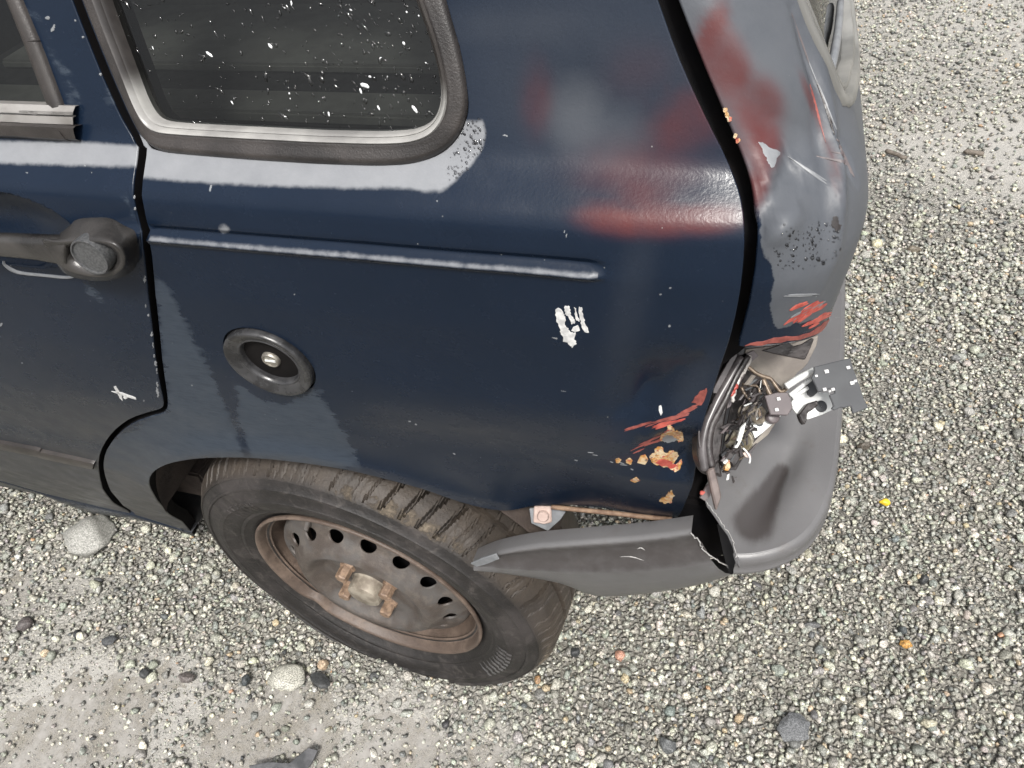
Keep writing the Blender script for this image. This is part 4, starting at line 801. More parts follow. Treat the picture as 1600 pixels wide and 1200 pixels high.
# ---- rear bumper: top shelf, outer face around the corner, torn side strip
ZS = 0.585
Epx = [(1148, 864), (1182, 862), (1222, 852), (1256, 832), (1279, 800), (1292, 757), (1300, 700), (1305, 630), (1308, 560), (1310, 480)]
Ep = [onz(x, y, ZS)[:2] for x, y in Epx]; Ep += [np.array([Ep[-1][0] + 0.006, 0.55]), np.array([Ep[-1][0] + 0.012, 0.78]), np.array([Ep[-1][0] - 0.0, 1.3])]
E2 = spline(Ep, 8)
bdents = []
def BF(u, v):
    u = np.asarray(u, float); v = np.asarray(v, float); z = ZS + 0.014 * sstep(0.0, 0.10, v) + 0.10 * np.maximum(0, 0.56 - u) * sstep(0.05, 0.2, v)
    for (a, b, ru, rv, an, dep) in bdents:
        c, s_ = math.cos(an), math.sin(an); p_ = ((u - a) * c + (v - b) * s_) / ru; q_ = (-(u - a) * s_ + (v - b) * c) / rv; z = z + dep * np.exp(-p_ ** 2 - q_ ** 2)
    return np.stack([u, v, z], -1)
d0 = onz(1240, 700, ZS); d1 = onz(1190, 800, ZS); bdents.append((*(0.5 * (d0 + d1))[:2], 0.05, 0.014, math.atan2(d1[1] - d0[1], d1[0] - d0[0]), -0.011))
SHELF = Surf(BF, (0.38, 0.62), (-0.06, 0.5), 160)
crk = SHELF.path([(1154, 884), (1152, 870), (1147, 852), (1139, 834), (1127, 818), (1117, 803), (1107, 790), (1101, 774), (1105, 758), (1114, 742), (1120, 715)])
so_ = [tuple(p) for p in E2] + [(0.46, 1.3), (0.46, 0.30), (0.445, 0.22)] + [tuple(p) for p in crk[::-1]]
scA, scB = np.array(SHELF.at(1232, 715)), np.array(SHELF.at(1176, 818))
def scuff_shade(uv):
    ab = scB - scA; t = np.clip(((uv - scA) @ ab) / (ab @ ab), 0, 1); d = np.linalg.norm(uv - scA - t[:, None] * ab, axis=1); wd = 0.006 + 0.013 * t
    return 0.95 * np.exp(-(d / wd) ** 3) * sstep(0, 0.2, t) + 0.22 * sstep(0.10, 0.0, uv[:, 1]) 
bump = panel('rear_bumper', SHELF, so_, M_bumper, car, spacing=0.008, extra=[(a, b) for a in np.arange(0.45, 0.58, 0.004) for b in np.arange(0.0, 0.22, 0.004)], skirt=((0.0015, 0.0012), (0.001, 0.004)), attrs={'scuff_shade': scuff_shade})
# outer face
t_ = np.gradient(E2, axis=0); nrm = np.stack([t_[:, 1], -t_[:, 0]], 1); nrm /= np.linalg.norm(nrm, axis=1)[:, None]
zE = BF(E2[:, 0], E2[:, 1])[:, 2]
def brow(o, dz): return np.stack([E2[:, 0] + nrm[:, 0] * o, E2[:, 1] + nrm[:, 1] * o, zE + dz], 1)
rows = [brow(-0.001, -0.0005), brow(0.0035, -0.003), brow(0.006, -0.008), brow(0.007, -0.02), brow(0.006, -0.032), brow(0.0075, -0.036), brow(0.008, -0.039), brow(0.006, -0.048), brow(0.001, -0.062), brow(-0.008, -0.074), brow(-0.03, -0.084), brow(-0.08, -0.088)]
rows = [np.array(r) for r in rows]
for r in rows: r[:, 2] = zE + (r[:, 2] - zE) * 0.62
loft('bumper_face', rows, M_bumper, bump, flip=True, attrs={'scuff_shade': np.concatenate([np.full(len(E2), s_) for s_ in (0, .1, .25, .3, .25, .1, 0, 0, .05, .1, .2, .3)])})  # upper band of the face darkened likewise, shade put into colour
# torn side strip
sE = [ony(x, y, d) for x, y, d in [(738, 881, 0.002), (772, 868, 0.0), (830, 857, 0.0), (900, 851, 0.002), (980, 845, 0.006), (1036, 839, 0.008), (1080, 833, 0.010)]]
sC = [ony(x, y, d) for x, y, d in [(740, 884, 0.000), (780, 887, -0.004), (850, 891, -0.005), (925, 892, -0.004), (1000, 889, -0.002), (1060, 884, 0.0), (1111, 875, 0.003)]]
sB = [ony(x, y, d) for x, y, d in [(745, 886, 0.004), (800, 892, 0.012), (872, 908, 0.022), (930, 931, 0.028), (1005, 928, 0.026), (1085, 915, 0.022), (1150, 896, 0.016)]]
e_, c_, b_ = spline(sE, 6), spline(sC, 6), spline(sB, 6)
inn = np.array([0, 0.022, -0.002]); rows = [e_ + inn, e_ + np.array([0, 0.006, 0.0015]), e_ + np.array([0, 0.001, 0.0006]), e_ * 0.92 + c_ * 0.08]
rows += [e_ + (c_ - e_) * t + np.array([0, 0.005 * math.sin(math.pi * t), 0]) for t in (0.25, 0.5, 0.75, 0.93)] + [c_, c_ + (b_ - c_) * 0.08 + np.array([0, -0.001, 0])]
rows += [c_ + (b_ - c_) * t + np.array([0, -0.006 * math.sin(math.pi * t), 0]) for t in (0.3, 0.6, 0.85)] + [b_, b_ + np.array([0, 0.012, -0.004]), b_ + np.array([0, 0.03, -0.004])]
nS = len(e_); strip_o = loft('torn_side_strip', rows, M_bumper, bump, attrs={'scuff_shade': np.concatenate([np.full(nS, v) for v in (0.4, 0.1, 0.15, .60, .70, .74, .74, .72, .6, .38, 0.32, .32, .34, .4, .5, .7)])}); fix(strip_o)  # upper face darkened as shade, lower kept paler as ground bounce
# white torn edge along the crack and scratches
def ribbon(name, P3, r, mat, parent): return tube(name, P3, r, mat, parent, 6)
M_torn = simple('pale_torn_plastic', (0.22, 0.215, 0.21), (0.38, 0.37, 0.36), 0.6, 300)
ce = spline([ony(x, y, d) for x, y, d in [(1080, 833, 0.009), (1091, 845, 0.008), (1099, 858, 0.006), (1116, 872, 0.003), (1134, 883, 0.006), (1142, 890, 0.010)]], 5); ce = ce + rng.normal(0, 0.0006, ce.shape)
ribbon('torn_edge', ce, 0.0007, M_torn, bump)
ce = spline([BF(*p) + np.array([0, 0, 0.0005]) for p in crk[1:9]], 4); ce = ce + rng.normal(0, 0.0006, ce.shape); ribbon('torn_edge', ce, 0.0005, M_torn, bump)
for a, b in (((995, 858), (1008, 860)), ((968, 870), (1006, 876))):
    P3 = [0.5 * (ony(x, y, 0.0005) + ony(x, y, -0.001)) for x, y in (a, ((a[0] + b[0]) / 2, (a[1] + b[1]) / 2 - 3), b)]; ribbon('pale_scratch', spline(P3, 4), [0.0002, 0.0004, 0.0005, 0.0006, 0.0006, 0.0006, 0.0004, 0.0003, 0.0002], M_torn, bump)
strip_tip = plate('bright_strip_tip', [ony(x, y, d) for x, y, d in [(735, 881, -0.004), (752, 873, -0.005), (775, 866, -0.006), (780, 874, -0.006), (760, 882, -0.005), (745, 886, -0.004)]], 0.002, M_greyprim, bump)
# bracket and square bolt left standing where the strip was fixed
bk = ony(850, 806, 0.045)
brk = pplate('bumper_bracket', [(827, 795), (860, 790), (884, 800), (876, 812), (856, 830), (830, 818)], bk, (0.1, -0.85, 0.52), 0.003, M_greyprim, car)
bp2 = bk + np.array([0.0, -0.004, 0.003]); pplate('square_washer', [(834, 791), (861, 792), (862, 817), (850, 820), (833, 817)], bp2, (0.1, -0.85, 0.52), 0.004, M_pinkplate, brk, bevel=0.0012)
MB_ = frame(onplane(849, 805, bp2, np.array([0.1, -0.85, 0.52])), (0.1, -0.85, 0.52)); sharp(lathe('bolt', [(0.0065, -0.001), (0.0065, 0.003), (0.0055, 0.0045), (0.0002, 0.0045)], MB_, M_pinkplate, brk, 20), 40)
# rusty seam under the panel edge
se = spline([ony(x, y, 0.045) for x, y in [(862, 792), (900, 796), (960, 802), (1010, 808), (1050, 812)]], 6); tube('rusty_lower_flange', se, 0.0028, simple('rusty_flange', (0.12, 0.07, 0.045), (0.22, 0.145, 0.095), 0.7, 120), quarter, 8)
flake('white_paint_mark', BODY, [(1046, 810), (1056, 800), (1060, 803), (1055, 812)], M_whitep, quarter, spacing=0.003) if False else None

# ---- wheel: steel rim, pierced disc, bolts, flat tyre
WC = np.array([0.0, 0.035, 0.25]); toe, cmb = R(-5.3), R(-0.6)
Wn = np.array([math.sin(toe) * math.cos(cmb), -math.cos(toe) * math.cos(cmb), math.sin(cmb)]); MW = frame(WC, Wn)
seg = 1184; thw = np.linspace(0, 2 * math.pi, seg, endpoint=False)
tp = [(0.168, -0.010), (0.176, -0.004), (0.183, 0.004), (0.190, 0.0095), (0.196, 0.0125), (0.1975, 0.0145), (0.200, 0.0150), (0.2025, 0.0145), (0.206, 0.0175), (0.215, 0.0205), (0.224, 0.0222), (0.2255, 0.0238), (0.232, 0.0238), (0.2335, 0.0222), (0.244, 0.0200), (0.250, 0.0180), (0.2515, 0.0200), (0.2545, 0.0195), (0.2560, 0.0170), (0.262, 0.0140), (0.2660, 0.0115), (0.2675, 0.0125), (0.2700, 0.0100), (0.2725, 0.0060), (0.2760, 0.0000), (0.2795, -0.006), (0.2825, -0.013), (0.2840, -0.020), (0.2848, -0.028), (0.2855, -0.036), (0.286, -0.044), (0.2862, -0.0495),
      (0.2795, -0.051), (0.2795, -0.0575), (0.2866, -0.059), (0.2872, -0.070), (0.2875, -0.081), (0.2805, -0.0825), (0.2805, -0.0895), (0.2875, -0.091), (0.287, -0.105), (0.2866, -0.113), (0.2795, -0.1145), (0.2795, -0.121), (0.2862, -0.1225), (0.285, -0.145), (0.281, -0.162), (0.272, -0.176), (0.25, -0.190), (0.22, -0.196), (0.19, -0.190), (0.168, -0.175)]
tp = np.array(tp); tp[:, 1] -= 0.008 * np.clip((tp[:, 1] + 0.03) / 0.03, 0, 1) * np.clip((tp[:, 0] - 0.165) / 0.015, 0, 1); NG_ = 74; rows = []; trd = []; mud = []
goff = rng.integers(-2, 3, NG_); gdp = np.where(rng.random(NG_) < 0.45, 1.0, rng.uniform(0.25, 0.6, NG_))
for (r, h) in tp:
    rr = np.full(seg, r)
    if -0.0495 <= h <= 0.0065 and r > 0.271:
        sk = int(round((h + 0.027) * 230))
        for k in range(NG_):
            i0 = (k * 16 + sk + goff[k]) % seg; dep = 0.0095 * gdp[k] * (0.45 if h > -0.002 else 1.0); wdt = 3 if gdp[k] > 0.9 else 1
            for q in range(wdt): rr[(i0 + q) % seg] -= dep
            if gdp[k] < 0.55: rr[(i0 + 8) % seg] -= 0.002
    elif h < -0.058 and h > -0.114 and r > 0.284:
        for k in range(NG_): rr[(k * 16 + 8 + int((h + 0.08) * 320)) % seg] -= 0.004
    if 0.203 < r < 0.2335 and 0.012 < h:                # raised sidewall bars (moulded marks too worn to read)
        for a0, a1 in ((R(118), R(138)), (R(-38), R(-8))):
            m_ = (thw % (2 * math.pi) > a0 % (2 * math.pi)) & (thw % (2 * math.pi) < a1 % (2 * math.pi))
            h = np.where(m_ & ((np.arange(seg) // 6) % 2 == 0), np.max(h) + 0.0011, h) 
    L = np.stack([rr * np.cos(thw), rr * np.sin(thw), np.broadcast_to(h, (seg,)) * 1.0, np.ones(seg)], 0); P = (MW @ L)[:3].T
    low = np.maximum(0, 0.115 - P[:, 2]); side = float(np.clip((0.283 - r) / 0.02, 0, 1)) * (1 if np.max(h) > -0.08 else -1) * float(np.clip((r - 0.175) / 0.03, 0, 1))
    P = P + Wn[None] * (0.11 * low * side)[:, None]; fl = P[:, 2] < 0.026
    P[:, 2] = np.where(fl, 0.026 + (P[:, 2] - 0.026) * 0.03, P[:, 2]); rows.append(P)
    hh = float(np.mean(h)); trd.append(np.full(seg, float(np.clip((r - 0.266) / 0.008, 0, 1))))
    ang = np.degrees(thw); d1 = ((ang - 62 + 180) % 360) - 180; d2 = ((ang + 82 + 180) % 360) - 180
    mud.append(0.62 * np.exp(-(d1 / 34) ** 2) * math.exp(-((r - 0.272) / 0.012) ** 2) * (1 if hh > -0.03 else 0.1) + 0.85 * np.exp(-((((ang + 24 + 180) % 360) - 180) / 24) ** 2) * float(np.clip((r - 0.268) / 0.006, 0, 1)) + 0.45 * np.exp(-(d2 / 28) ** 2) * math.exp(-((r - 0.268) / 0.03) ** 2))
rp = [(0.166, -0.014), (0.174, -0.008), (0.1795, -0.003), (0.182, -0.001), (0.1826, 0.0025), (0.1810, 0.0048), (0.1785, 0.0045), (0.1762, 0.0015), (0.1738, -0.005), (0.1712, -0.012), (0.1695, -0.022), (0.166, -0.031), (0.1645, -0.040), (0.1625, -0.050), (0.158, -0.058), (0.1550, -0.070), (0.154, -0.13), (0.165, -0.165), (0.178, -0.175)]
sg = 192; tr_ = np.linspace(0, 2 * math.pi, sg, endpoint=False); rws = []
def wrapd(a): return (a + math.pi) % (2 * math.pi) - math.pi
# angle (in the wheel frame) of the kink in the flange
def wheel_ang(px, py):
    p = onplane(px, py, WC, Wn) - WC; return math.atan2(p @ MW[:3, 1], p @ MW[:3, 0])
kink = wheel_ang(492, 938)
for (r, h) in rp:
    b_ = np.exp(-(wrapd(tr_ - kink) / 0.10) ** 2) * np.clip((r - 0.158) / 0.018, 0, 1); s2 = wrapd(tr_ - kink) / 0.13
    rr = r - 0.0045 * b_ * (1 + 1.2 * s2); hh = h - 0.003 * b_
    rws.append((MW @ np.stack([rr * np.cos(tr_), rr * np.sin(tr_), hh, np.ones(sg)], 0))[:3].T)
wheel = loft('rear_wheel', rws, M_rim, car, closed_v=True); fix(wheel)
tyre = loft('tyre', rows, M_tyre, wheel, closed_v=True, attrs={'tread': np.concatenate(trd), 'mud': np.concatenate(mud)}); fix(tyre); sharp(tyre, 38)
# pierced disc: crown cone with sixteen holes
cone = np.array([(0.1545, -0.055), (0.1530, -0.028), (0.150, -0.021), (0.140, -0.0155), (0.127, -0.0085), (0.112, 0.004), (0.105, 0.0095), (0.098, 0.012), (0.091, 0.0095), (0.083, 0.001), (0.075, -0.006), (0.050, -0.008), (0.018, -0.008)])
cs = np.r_[0, np.cumsum(np.linalg.norm(np.diff(cone, axis=0), axis=1))]
def DF(u, v):
    u = np.asarray(u, float); v = np.asarray(v, float); r = np.interp(v, cs, cone[:, 0]); h = np.interp(v, cs, cone[:, 1]); a = u / 0.125
    h = h - 0.0018 * np.exp(-((v - cs[4]) / 0.012) ** 2) * (0.5 + 0.5 * np.cos(16 * a))
    L = np.stack([r * np.cos(a), r * np.sin(a), h, np.ones_like(u)], 0); return np.moveaxis((np.tensordot(MW, L, 1))[:3], 0, -1)
class PS(Surf):
    def __init__(s, f): s.f = f
DISC = PS(DF); Lu = 2 * math.pi * 0.125; hv = cs[4] - 0.0005; h0 = R(8.3)
holes = [[((i + 0.5) * Lu / 16 + 0.0128 * math.cos(t), hv + 0.0112 * math.sin(t)) for t in np.linspace(0, 2 * math.pi, 20, endpoint=False)] for i in range(16)]
off = (h0 - (0.5 * 2 * math.pi / 16)) * 0.125
DISC2 = PS(lambda u, v: DF(np.asarray(u, float) + off, v))
disc = panel('wheel_disc', DISC2, [(0, 0), (Lu, 0), (Lu, cs[-1]), (0, cs[-1])], M_disc, wheel, holes=holes, spacing=0.006, skirt=((0.0008, 0.0006), (0.0006, 0.0035)), flip=False)
nchk = DISC2.normal(np.array([[0.1, cs[-2]]]))[0] @ Wn
if nchk < 0:
    bpy.data.objects.remove(disc); disc = panel('wheel_disc', DISC2, [(0, 0), (Lu, 0), (Lu, cs[-1]), (0, cs[-1])], M_disc, wheel, holes=holes, spacing=0.006, skirt=((0.0008, 0.0006), (0.0006, 0.0035)), flip=True)
lathe('brake_drum', [(0.10, -0.040), (0.118, -0.046), (0.118, -0.12)], MW, M_black, wheel, 48)
lathe('drum_face', [(0.0002, -0.038), (0.102, -0.040)], MW, M_black, wheel, 48)
sharp(lathe('hub_cap', [(0.031, -0.009), (0.0275, -0.006), (0.0265, 0.008), (0.0255, 0.0125), (0.022, 0.0145), (0.012, 0.0155), (0.0002, 0.016)], MW, M_hub, wheel, 56), 45)
b0 = wheel_ang(538, 893) 
bpat = math.atan2(*(lambda p: (p @ MW[:3, 1], p @ MW[:3, 0]))(onplane(540, 897, WC - Wn * 0.012, Wn) - (WC - Wn * 0.012)))
for k in range(4):
    a = R(31) + k * math.pi / 2; c = WC + 0.048 * (math.cos(a) * MW[:3, 0] + math.sin(a) * MW[:3, 1]); Mb = frame(c, Wn, (0.3 * k + 0.2, 0.1, 1))
    rw = []
    for s_, h in ((0.0125, -0.009), (0.0115, -0.004), (0.0098, -0.0035), (0.0098, 0.0125), (0.0085, 0.0145), (0.0002, 0.0145)):
        q = np.linspace(0, 2 * math.pi, 6, endpoint=False) if s_ < 0.01 else np.linspace(0, 2 * math.pi, 6, endpoint=False)
        rw.append((Mb @ np.stack([s_ * np.cos(q), s_ * np.sin(q), np.full(6, h), np.ones(6)], 0))[:3].T)
    o = fix(loft('wheel_bolt', rw, M_bolt, wheel, closed_v=True, smooth=False))
vc = WC + 0.140 * (math.cos(wheel_ang(470, 826)) * MW[:3, 0] + math.sin(wheel_ang(470, 826)) * MW[:3, 1])
tube('valve_stem', [vc + (vc - WC) * 0.10 - Wn * 0.040, vc + (vc - WC) * 0.08 - Wn * 0.022, vc + (vc - WC) * 0.03 - Wn * 0.002], [0.005, 0.0045, 0.004], M_disc, wheel, 10)

# ---- smashed tail light
tl_p = ony(1140, 650, 0.035); tl_n = np.array([0.35, -0.62, 0.70]); tl_n /= np.linalg.norm(tl_n)
lamp = pplate('tail_light', [(1160, 556), (1150, 550), (1138, 568), (1124, 596), (1110, 628), (1097, 655), (1090, 690), (1091, 716), (1098, 735), (1108, 745), (1120, 742), (1130, 748), (1126, 722), (1130, 690), (1134, 655), (1142, 615), (1154, 580), (1172, 552)], tl_p, tl_n, 0.016, M_housing, car, bevel=0.002)
def lp(px, d, mat, name, thick=0.002, n=tl_n, base=tl_p, bevel=0.0004): return pplate(name, px, base + tl_n * d, n, thick, mat, lamp, bevel=bevel)
M_gloss = simple('shiny_grey_plastic', (0.05, 0.044, 0.045), (0.10, 0.09, 0.092), 0.3, 50)
lp([(1148, 551), (1157, 557), (1146, 577), (1130, 604), (1122, 615), (1112, 614), (1124, 590), (1136, 568)], 0.005, M_gloss, 'housing_ledge', 0.004)
def lrib(pts, r, mat, name, d=0.006, jit=0.0): 
    P = spline([onplane(x, y, tl_p + tl_n * (d if not isinstance(d, list) else d[i]), tl_n) for i, (x, y) in enumerate(pts)], 5); 
    if jit: P = P + rng.normal(0, jit, P.shape)
    return tube(name, P, r, mat, lamp, 7)
lrib([(1158, 558), (1140, 592), (1124, 620), (1112, 645), (1103, 668), (1098, 700), (1102, 735)], 0.0042, M_gloss, 'housing_rib', 0.004)
lrib([(1168, 556), (1150, 588), (1136, 618), (1122, 645), (1111, 668), (1107, 700), (1112, 730)], 0.0034, M_housing, 'housing_rib', 0.006)
lrib([(1094, 660), (1092, 680), (1094, 700)], 0.0008, M_gloss, 'bright_rim', 0.008)
lp([(1106, 735), (1116, 729), (1122, 750), (1128, 776), (1120, 799), (1113, 770)], 0.010, simple('brown_stick', (0.085, 0.065, 0.06), (0.15, 0.12, 0.11), 0.5, 60), 'hanging_splinter', 0.006, bevel=0.0012)
lp([(1104, 760), (1112, 752), (1110, 775), (1102, 783), (1094, 778)], -0.006, M_brownp, 'broken_tab', 0.003)
lp(blob(1098, 770, 4, 4, 0, 301, 10), -0.001, M_red, 'red_shard', 0.002)
lp([(1158, 556), (1178, 547), (1186, 556), (1172, 568), (1165, 585), (1152, 605), (1142, 635), (1134, 640), (1142, 608), (1150, 580)], -0.004, M_brownp, 'inner_wall', 0.004)
lrib([(1172, 556), (1166, 574), (1158, 586), (1150, 606), (1143, 628)], 0.0016, simple('pale_crack', (0.35, 0.33, 0.31), (0.5, 0.48, 0.46), 0.5, 100), 'pale_edge', 0.006, 0.0005)
lrib([(1152, 600), (1147, 608), (1143, 618)], 0.002, M_red, 'red_edge', 0.007, 0.0003)
# inner metal of the body corner
ip = ony(1215, 575, 0.10); inn_n = np.array([0.15, -0.80, 0.55])
tanp = pplate('inner_corner_metal', [(1165, 546), (1200, 541), (1240, 536), (1279, 524), (1276, 540), (1268, 556), (1262, 568), (1253, 578), (1246, 582), (1240, 592), (1228, 602), (1226, 640), (1200, 680), (1150, 720), (1130, 700), (1150, 600)], ip, inn_n, 0.003, M_tan, car)
pplate('black_sealant', [(1190, 548), (1206, 543), (1230, 534), (1240, 541), (1252, 538), (1268, 528), (1272, 530), (1266, 545), (1258, 562), (1236, 558), (1210, 553)], ip - 0.0015 * np.array([0, 1, -0.6]), inn_n, 0.001, M_housing, tanp)
pplate('cavity_shade', [(1150, 596), (1166, 578), (1196, 590), (1214, 598), (1222, 606), (1216, 640), (1200, 668), (1170, 700), (1150, 735), (1126, 735), (1130, 690), (1140, 640)], ip + np.array([0, -0.003, 0.002]), inn_n, 0.001, M_housing, tanp)  # flat dark sheet painting the shade of the hollow
# plates and strips torn out of the lamp
gp_ = ony(1310, 600, 0.06); gn = np.array([0.28, -0.40, 0.87]); gn /= np.linalg.norm(gn)
gpl = [(1272, 573), (1300, 566), (1329, 559), (1333, 574), (1343, 600), (1350, 622), (1357, 637), (1345, 642), (1333, 646), (1330, 634), (1318, 637), (1315, 636), (1304, 641), (1299, 638), (1303, 634), (1300, 626), (1296, 617), (1305, 614), (1304, 606), (1296, 607), (1288, 611), (1279, 612), (1274, 600), (1268, 589), (1273, 581)]
pl = pplate('lamp_circuit_plate', gpl, gp_, gn, 0.0022, M_greyp, lamp)
for x, y, s_ in ((1292, 580, 4), (1326, 574, 3.5), (1332, 598, 4), (1337, 595, 3), (1289, 608, 3.5), (1302, 608, 3.5), (1297, 611, 2.5), (1276, 587, 2.5)):
    pplate('plate_stud', [(x - s_, y - s_ * .5), (x + s_ * .6, y - s_ * .8), (x + s_, y + s_ * .5), (x - s_ * .5, y + s_ * .9)], gp_ + gn * 0.0012, gn, 0.0011, M_whitep, lamp, bevel=0.0003)
wp = ony(1270, 630, 0.062); wn = np.array([0.25, -0.50, 0.83]); wn /= np.linalg.norm(wn)
pplate('white_reflector', [(1240, 622), (1256, 612), (1268, 596), (1280, 604), (1284, 614), (1296, 612), (1300, 628), (1302, 640), (1284, 648), (1263, 655), (1250, 652), (1240, 640), (1236, 630)], wp, wn, 0.003, M_white, lamp)
pplate('white_reflector', [(1172, 664), (1186, 644), (1204, 640), (1222, 648), (1208, 662), (1192, 676), (1180, 685)], wp - wn * 0.012, wn, 0.003, M_white, lamp)
pplate('brown_plate', [(1195, 618), (1214, 613), (1231, 613), (1236, 624), (1239, 637), (1231, 649), (1204, 648), (1199, 632)], wp + wn * 0.008, wn, 0.003, M_brownp, lamp)
for x, y in ((1217, 623), (1214, 640)): pplate('plate_stud', [(x - 3.5, y - 2), (x + 2, y - 3), (x + 3.5, y + 2), (x - 2, y + 3)], wp + wn * 0.0098, wn, 0.0018, M_whitep, lamp, bevel=0.0003)
def wtube(pts, r, mat, name, d=0.006, k=8): return tube(name, spline([onplane(x, y, wp + wn * d, wn) for x, y in pts], 4), r, mat, lamp, k)
wtube([(1228, 604), (1250, 590), (1272, 579)], 0.0030, M_white, 'white_rod', 0.012); wtube([(1234, 618), (1252, 604), (1267, 592)], 0.0019, M_white, 'white_rod', 0.008); wtube([(1238, 622), (1250, 614), (1262, 606)], 0.0017, M_white, 'white_rod', 0.007)
pplate('clip_base', [(1260, 600), (1270, 592), (1279, 612), (1270, 620), (1264, 616)], wp + wn * 0.004, wn, 0.004, M_greyp, lamp)
lp_ = pplate('black_piece', [(1248, 648), (1254, 640), (1262, 630), (1272, 627), (1278, 625), (1279, 633), (1270, 640), (1262, 645), (1261, 658), (1257, 664), (1252, 658)], wp + wn * 0.008, wn, 0.006, M_housing, lamp, bevel=0.001)  # black raised piece across the white reflector
Mh = frame(onplane(1283, 635, wp + wn * 0.0004, wn), wn); lathe('reflector_recess', [(0.0050, 0.0), (0.0048, 0.0006), (0.0002, 0.0006)], Mh, M_greyp, lamp, 24)
Mh = frame(onplane(1187, 661, wp - wn * 0.0115, wn), wn); lathe('reflector_recess', [(0.0030, 0.0), (0.0028, 0.0006), (0.0002, 0.0006)], Mh, M_greyp, lamp, 20)
Mh = frame(onplane(1207, 652, wp - wn * 0.006, wn), wn); lathe('screw_head', [(0.0055, -0.003), (0.0055, 0.002), (0.004, 0.003), (0.0002, 0.003)], Mh, M_brownp, lamp, 20)
wtube([(1168, 572), (1180, 582), (1192, 588), (1204, 592), (1213, 604), (1220, 612), (1228, 608), (1233, 602)], 0.0017, M_copper, 'copper_strip', 0.004); wtube([(1192, 592), (1198, 606), (1204, 618)], 0.0022, M_copper, 'copper_strip', 0.003); wtube([(1160, 600), (1172, 602), (1184, 604), (1188, 616)], 0.0012, M_copper, 'copper_strip', 0.0)
wtube([(1158, 604), (1164, 616), (1172, 624)], 0.0014, M_copper, 'copper_strip', 0.0)
# bulb socket: rings with a tan mouth
bc = onplane(1168, 692, tl_p + tl_n * 0.004, tl_n); bn = np.array([0.75, -0.45, 0.48]); Mb = frame(bc, bn)
sharp(lathe('bulb_socket', [(0.009, -0.016), (0.0105, -0.004), (0.0102, -0.002), (0.0092, -0.0015), (0.009, -0.003), (0.0078, -0.003), (0.0075, -0.001), (0.0062, -0.001), (0.006, -0.012), (0.0002, -0.012)], Mb, simple('aged_socket', (0.28, 0.24, 0.16), (0.46, 0.43, 0.36), 0.4, 120, metal=0.4), lamp, 36), 40)
Mb = frame(onplane(1192, 650, tl_p + tl_n * 0.0, tl_n), bn); sharp(lathe('bulb_socket', [(0.0075, -0.02), (0.0078, -0.003), (0.0068, -0.0015), (0.0055, -0.003), (0.005, -0.01), (0.0002, -0.01)], Mb, simple('aged_socket_dark', (0.10, 0.085, 0.065), (0.24, 0.21, 0.17), 0.4, 120), lamp, 32), 40)
lp([(1150, 695), (1154, 682), (1158, 668), (1166, 660), (1163, 674), (1158, 690), (1153, 700), (1148, 700)], 0.014, M_white, 'white_shard', 0.003)
lp([(1138, 706), (1150, 700), (1160, 710), (1154, 724), (1146, 733), (1140, 722), (1132, 732), (1128, 722)], 0.006, M_housing, 'black_block', 0.012, bevel=0.0015)
lp([(1134, 728), (1140, 718), (1142, 730), (1138, 736), (1132, 735)], 0.010, M_rustchip, 'tan_shard', 0.004)
lp(blob(1168, 711, 7, 4, 0.5, 330, 11, 0.6), 0.006, simple('pinkish_shard', (0.45, 0.33, 0.29), (0.62, 0.50, 0.45), 0.5, 150), 'pale_shard', 0.001)
wtube([(1161, 700), (1168, 708), (1172, 716), (1171, 724)], 0.0008, M_whitep, 'loose_wire', 0.0)
jm = [M_housing, M_brownp, M_gloss, M_greyp, M_white, M_tan, M_copper]
for i in range(150):
    t = rng.random(); x = 1185 - 52 * t + rng.normal(0, 9); y = 600 + 135 * t + rng.normal(0, 10); L = rng.uniform(3, 11); wd = rng.uniform(0.7, 2.6); a = rng.normal(-1.05, 0.5); ca, sa = math.cos(a), math.sin(a)
    q = [(x + u * ca - v * sa, y + u * sa + v * ca) for u, v in ((-L, -wd), (L * rng.uniform(.3, 1), -wd * rng.uniform(.3, 1.4)), (L, wd * .6), (-L * .7, wd))]
    nn = tl_n + rng.normal(0, 0.35, 3); nn /= np.linalg.norm(nn); c3 = onplane(x, y, tl_p + tl_n * rng.uniform(-0.012, 0.010), tl_n)
    pplate('broken_shard', q, c3, nn, rng.uniform(0.001, 0.003), jm[rng.choice(7, p=[.40, .17, .14, .10, .07, .07, .05])], lamp, bevel=0.0003)
red_c = [(1100, 592), (1106, 594), (1104, 606), (1100, 612), (1098, 622), (1093, 622), (1096, 610), (1099, 602)]
pplate('red_lens_shard', red_c, ony(1100, 605, 0.012), (0.2, -0.8, 0.55), 0.003, M_red, lamp, bevel=0.0006)
gap_j = bp([(1150, 470), (1166, 470), (1150, 545), (1128, 575), (1118, 575), (1136, 530)])

# ================================================================== THE GROUND
def vnoise(x, y, s, seed):
    g = np.random.default_rng(seed); T = g.random((64, 64)); u = x / s; v = y / s; i = np.floor(u).astype(int); j = np.floor(v).astype(int); a = u - i; b = v - j; a = a * a * (3 - 2 * a); b = b * b * (3 - 2 * b)
    t = lambda p, q: T[p % 64, q % 64]
    return (t(i, j) * (1 - a) + t(i + 1, j) * a) * (1 - b) + (t(i, j + 1) * (1 - a) + t(i + 1, j + 1) * a) * b
G0 = 0.025
PUD = [(onz(px, py, G0)[:2], r, a) for px, py, r, a in [(90, 1135, 0.15, 1.0), (240, 1110, 0.12, 0.9), (370, 1170, 0.10, 0.9), (470, 1150, 0.10, 0.9), (600, 1165, 0.11, 0.9), (760, 1190, 0.08, 0.6), (500, 1085, 0.045, 0.6), (60, 1010, 0.07, 0.45), (20, 930, 0.10, 0.5), (120, 905, 0.06, 0.6)]]
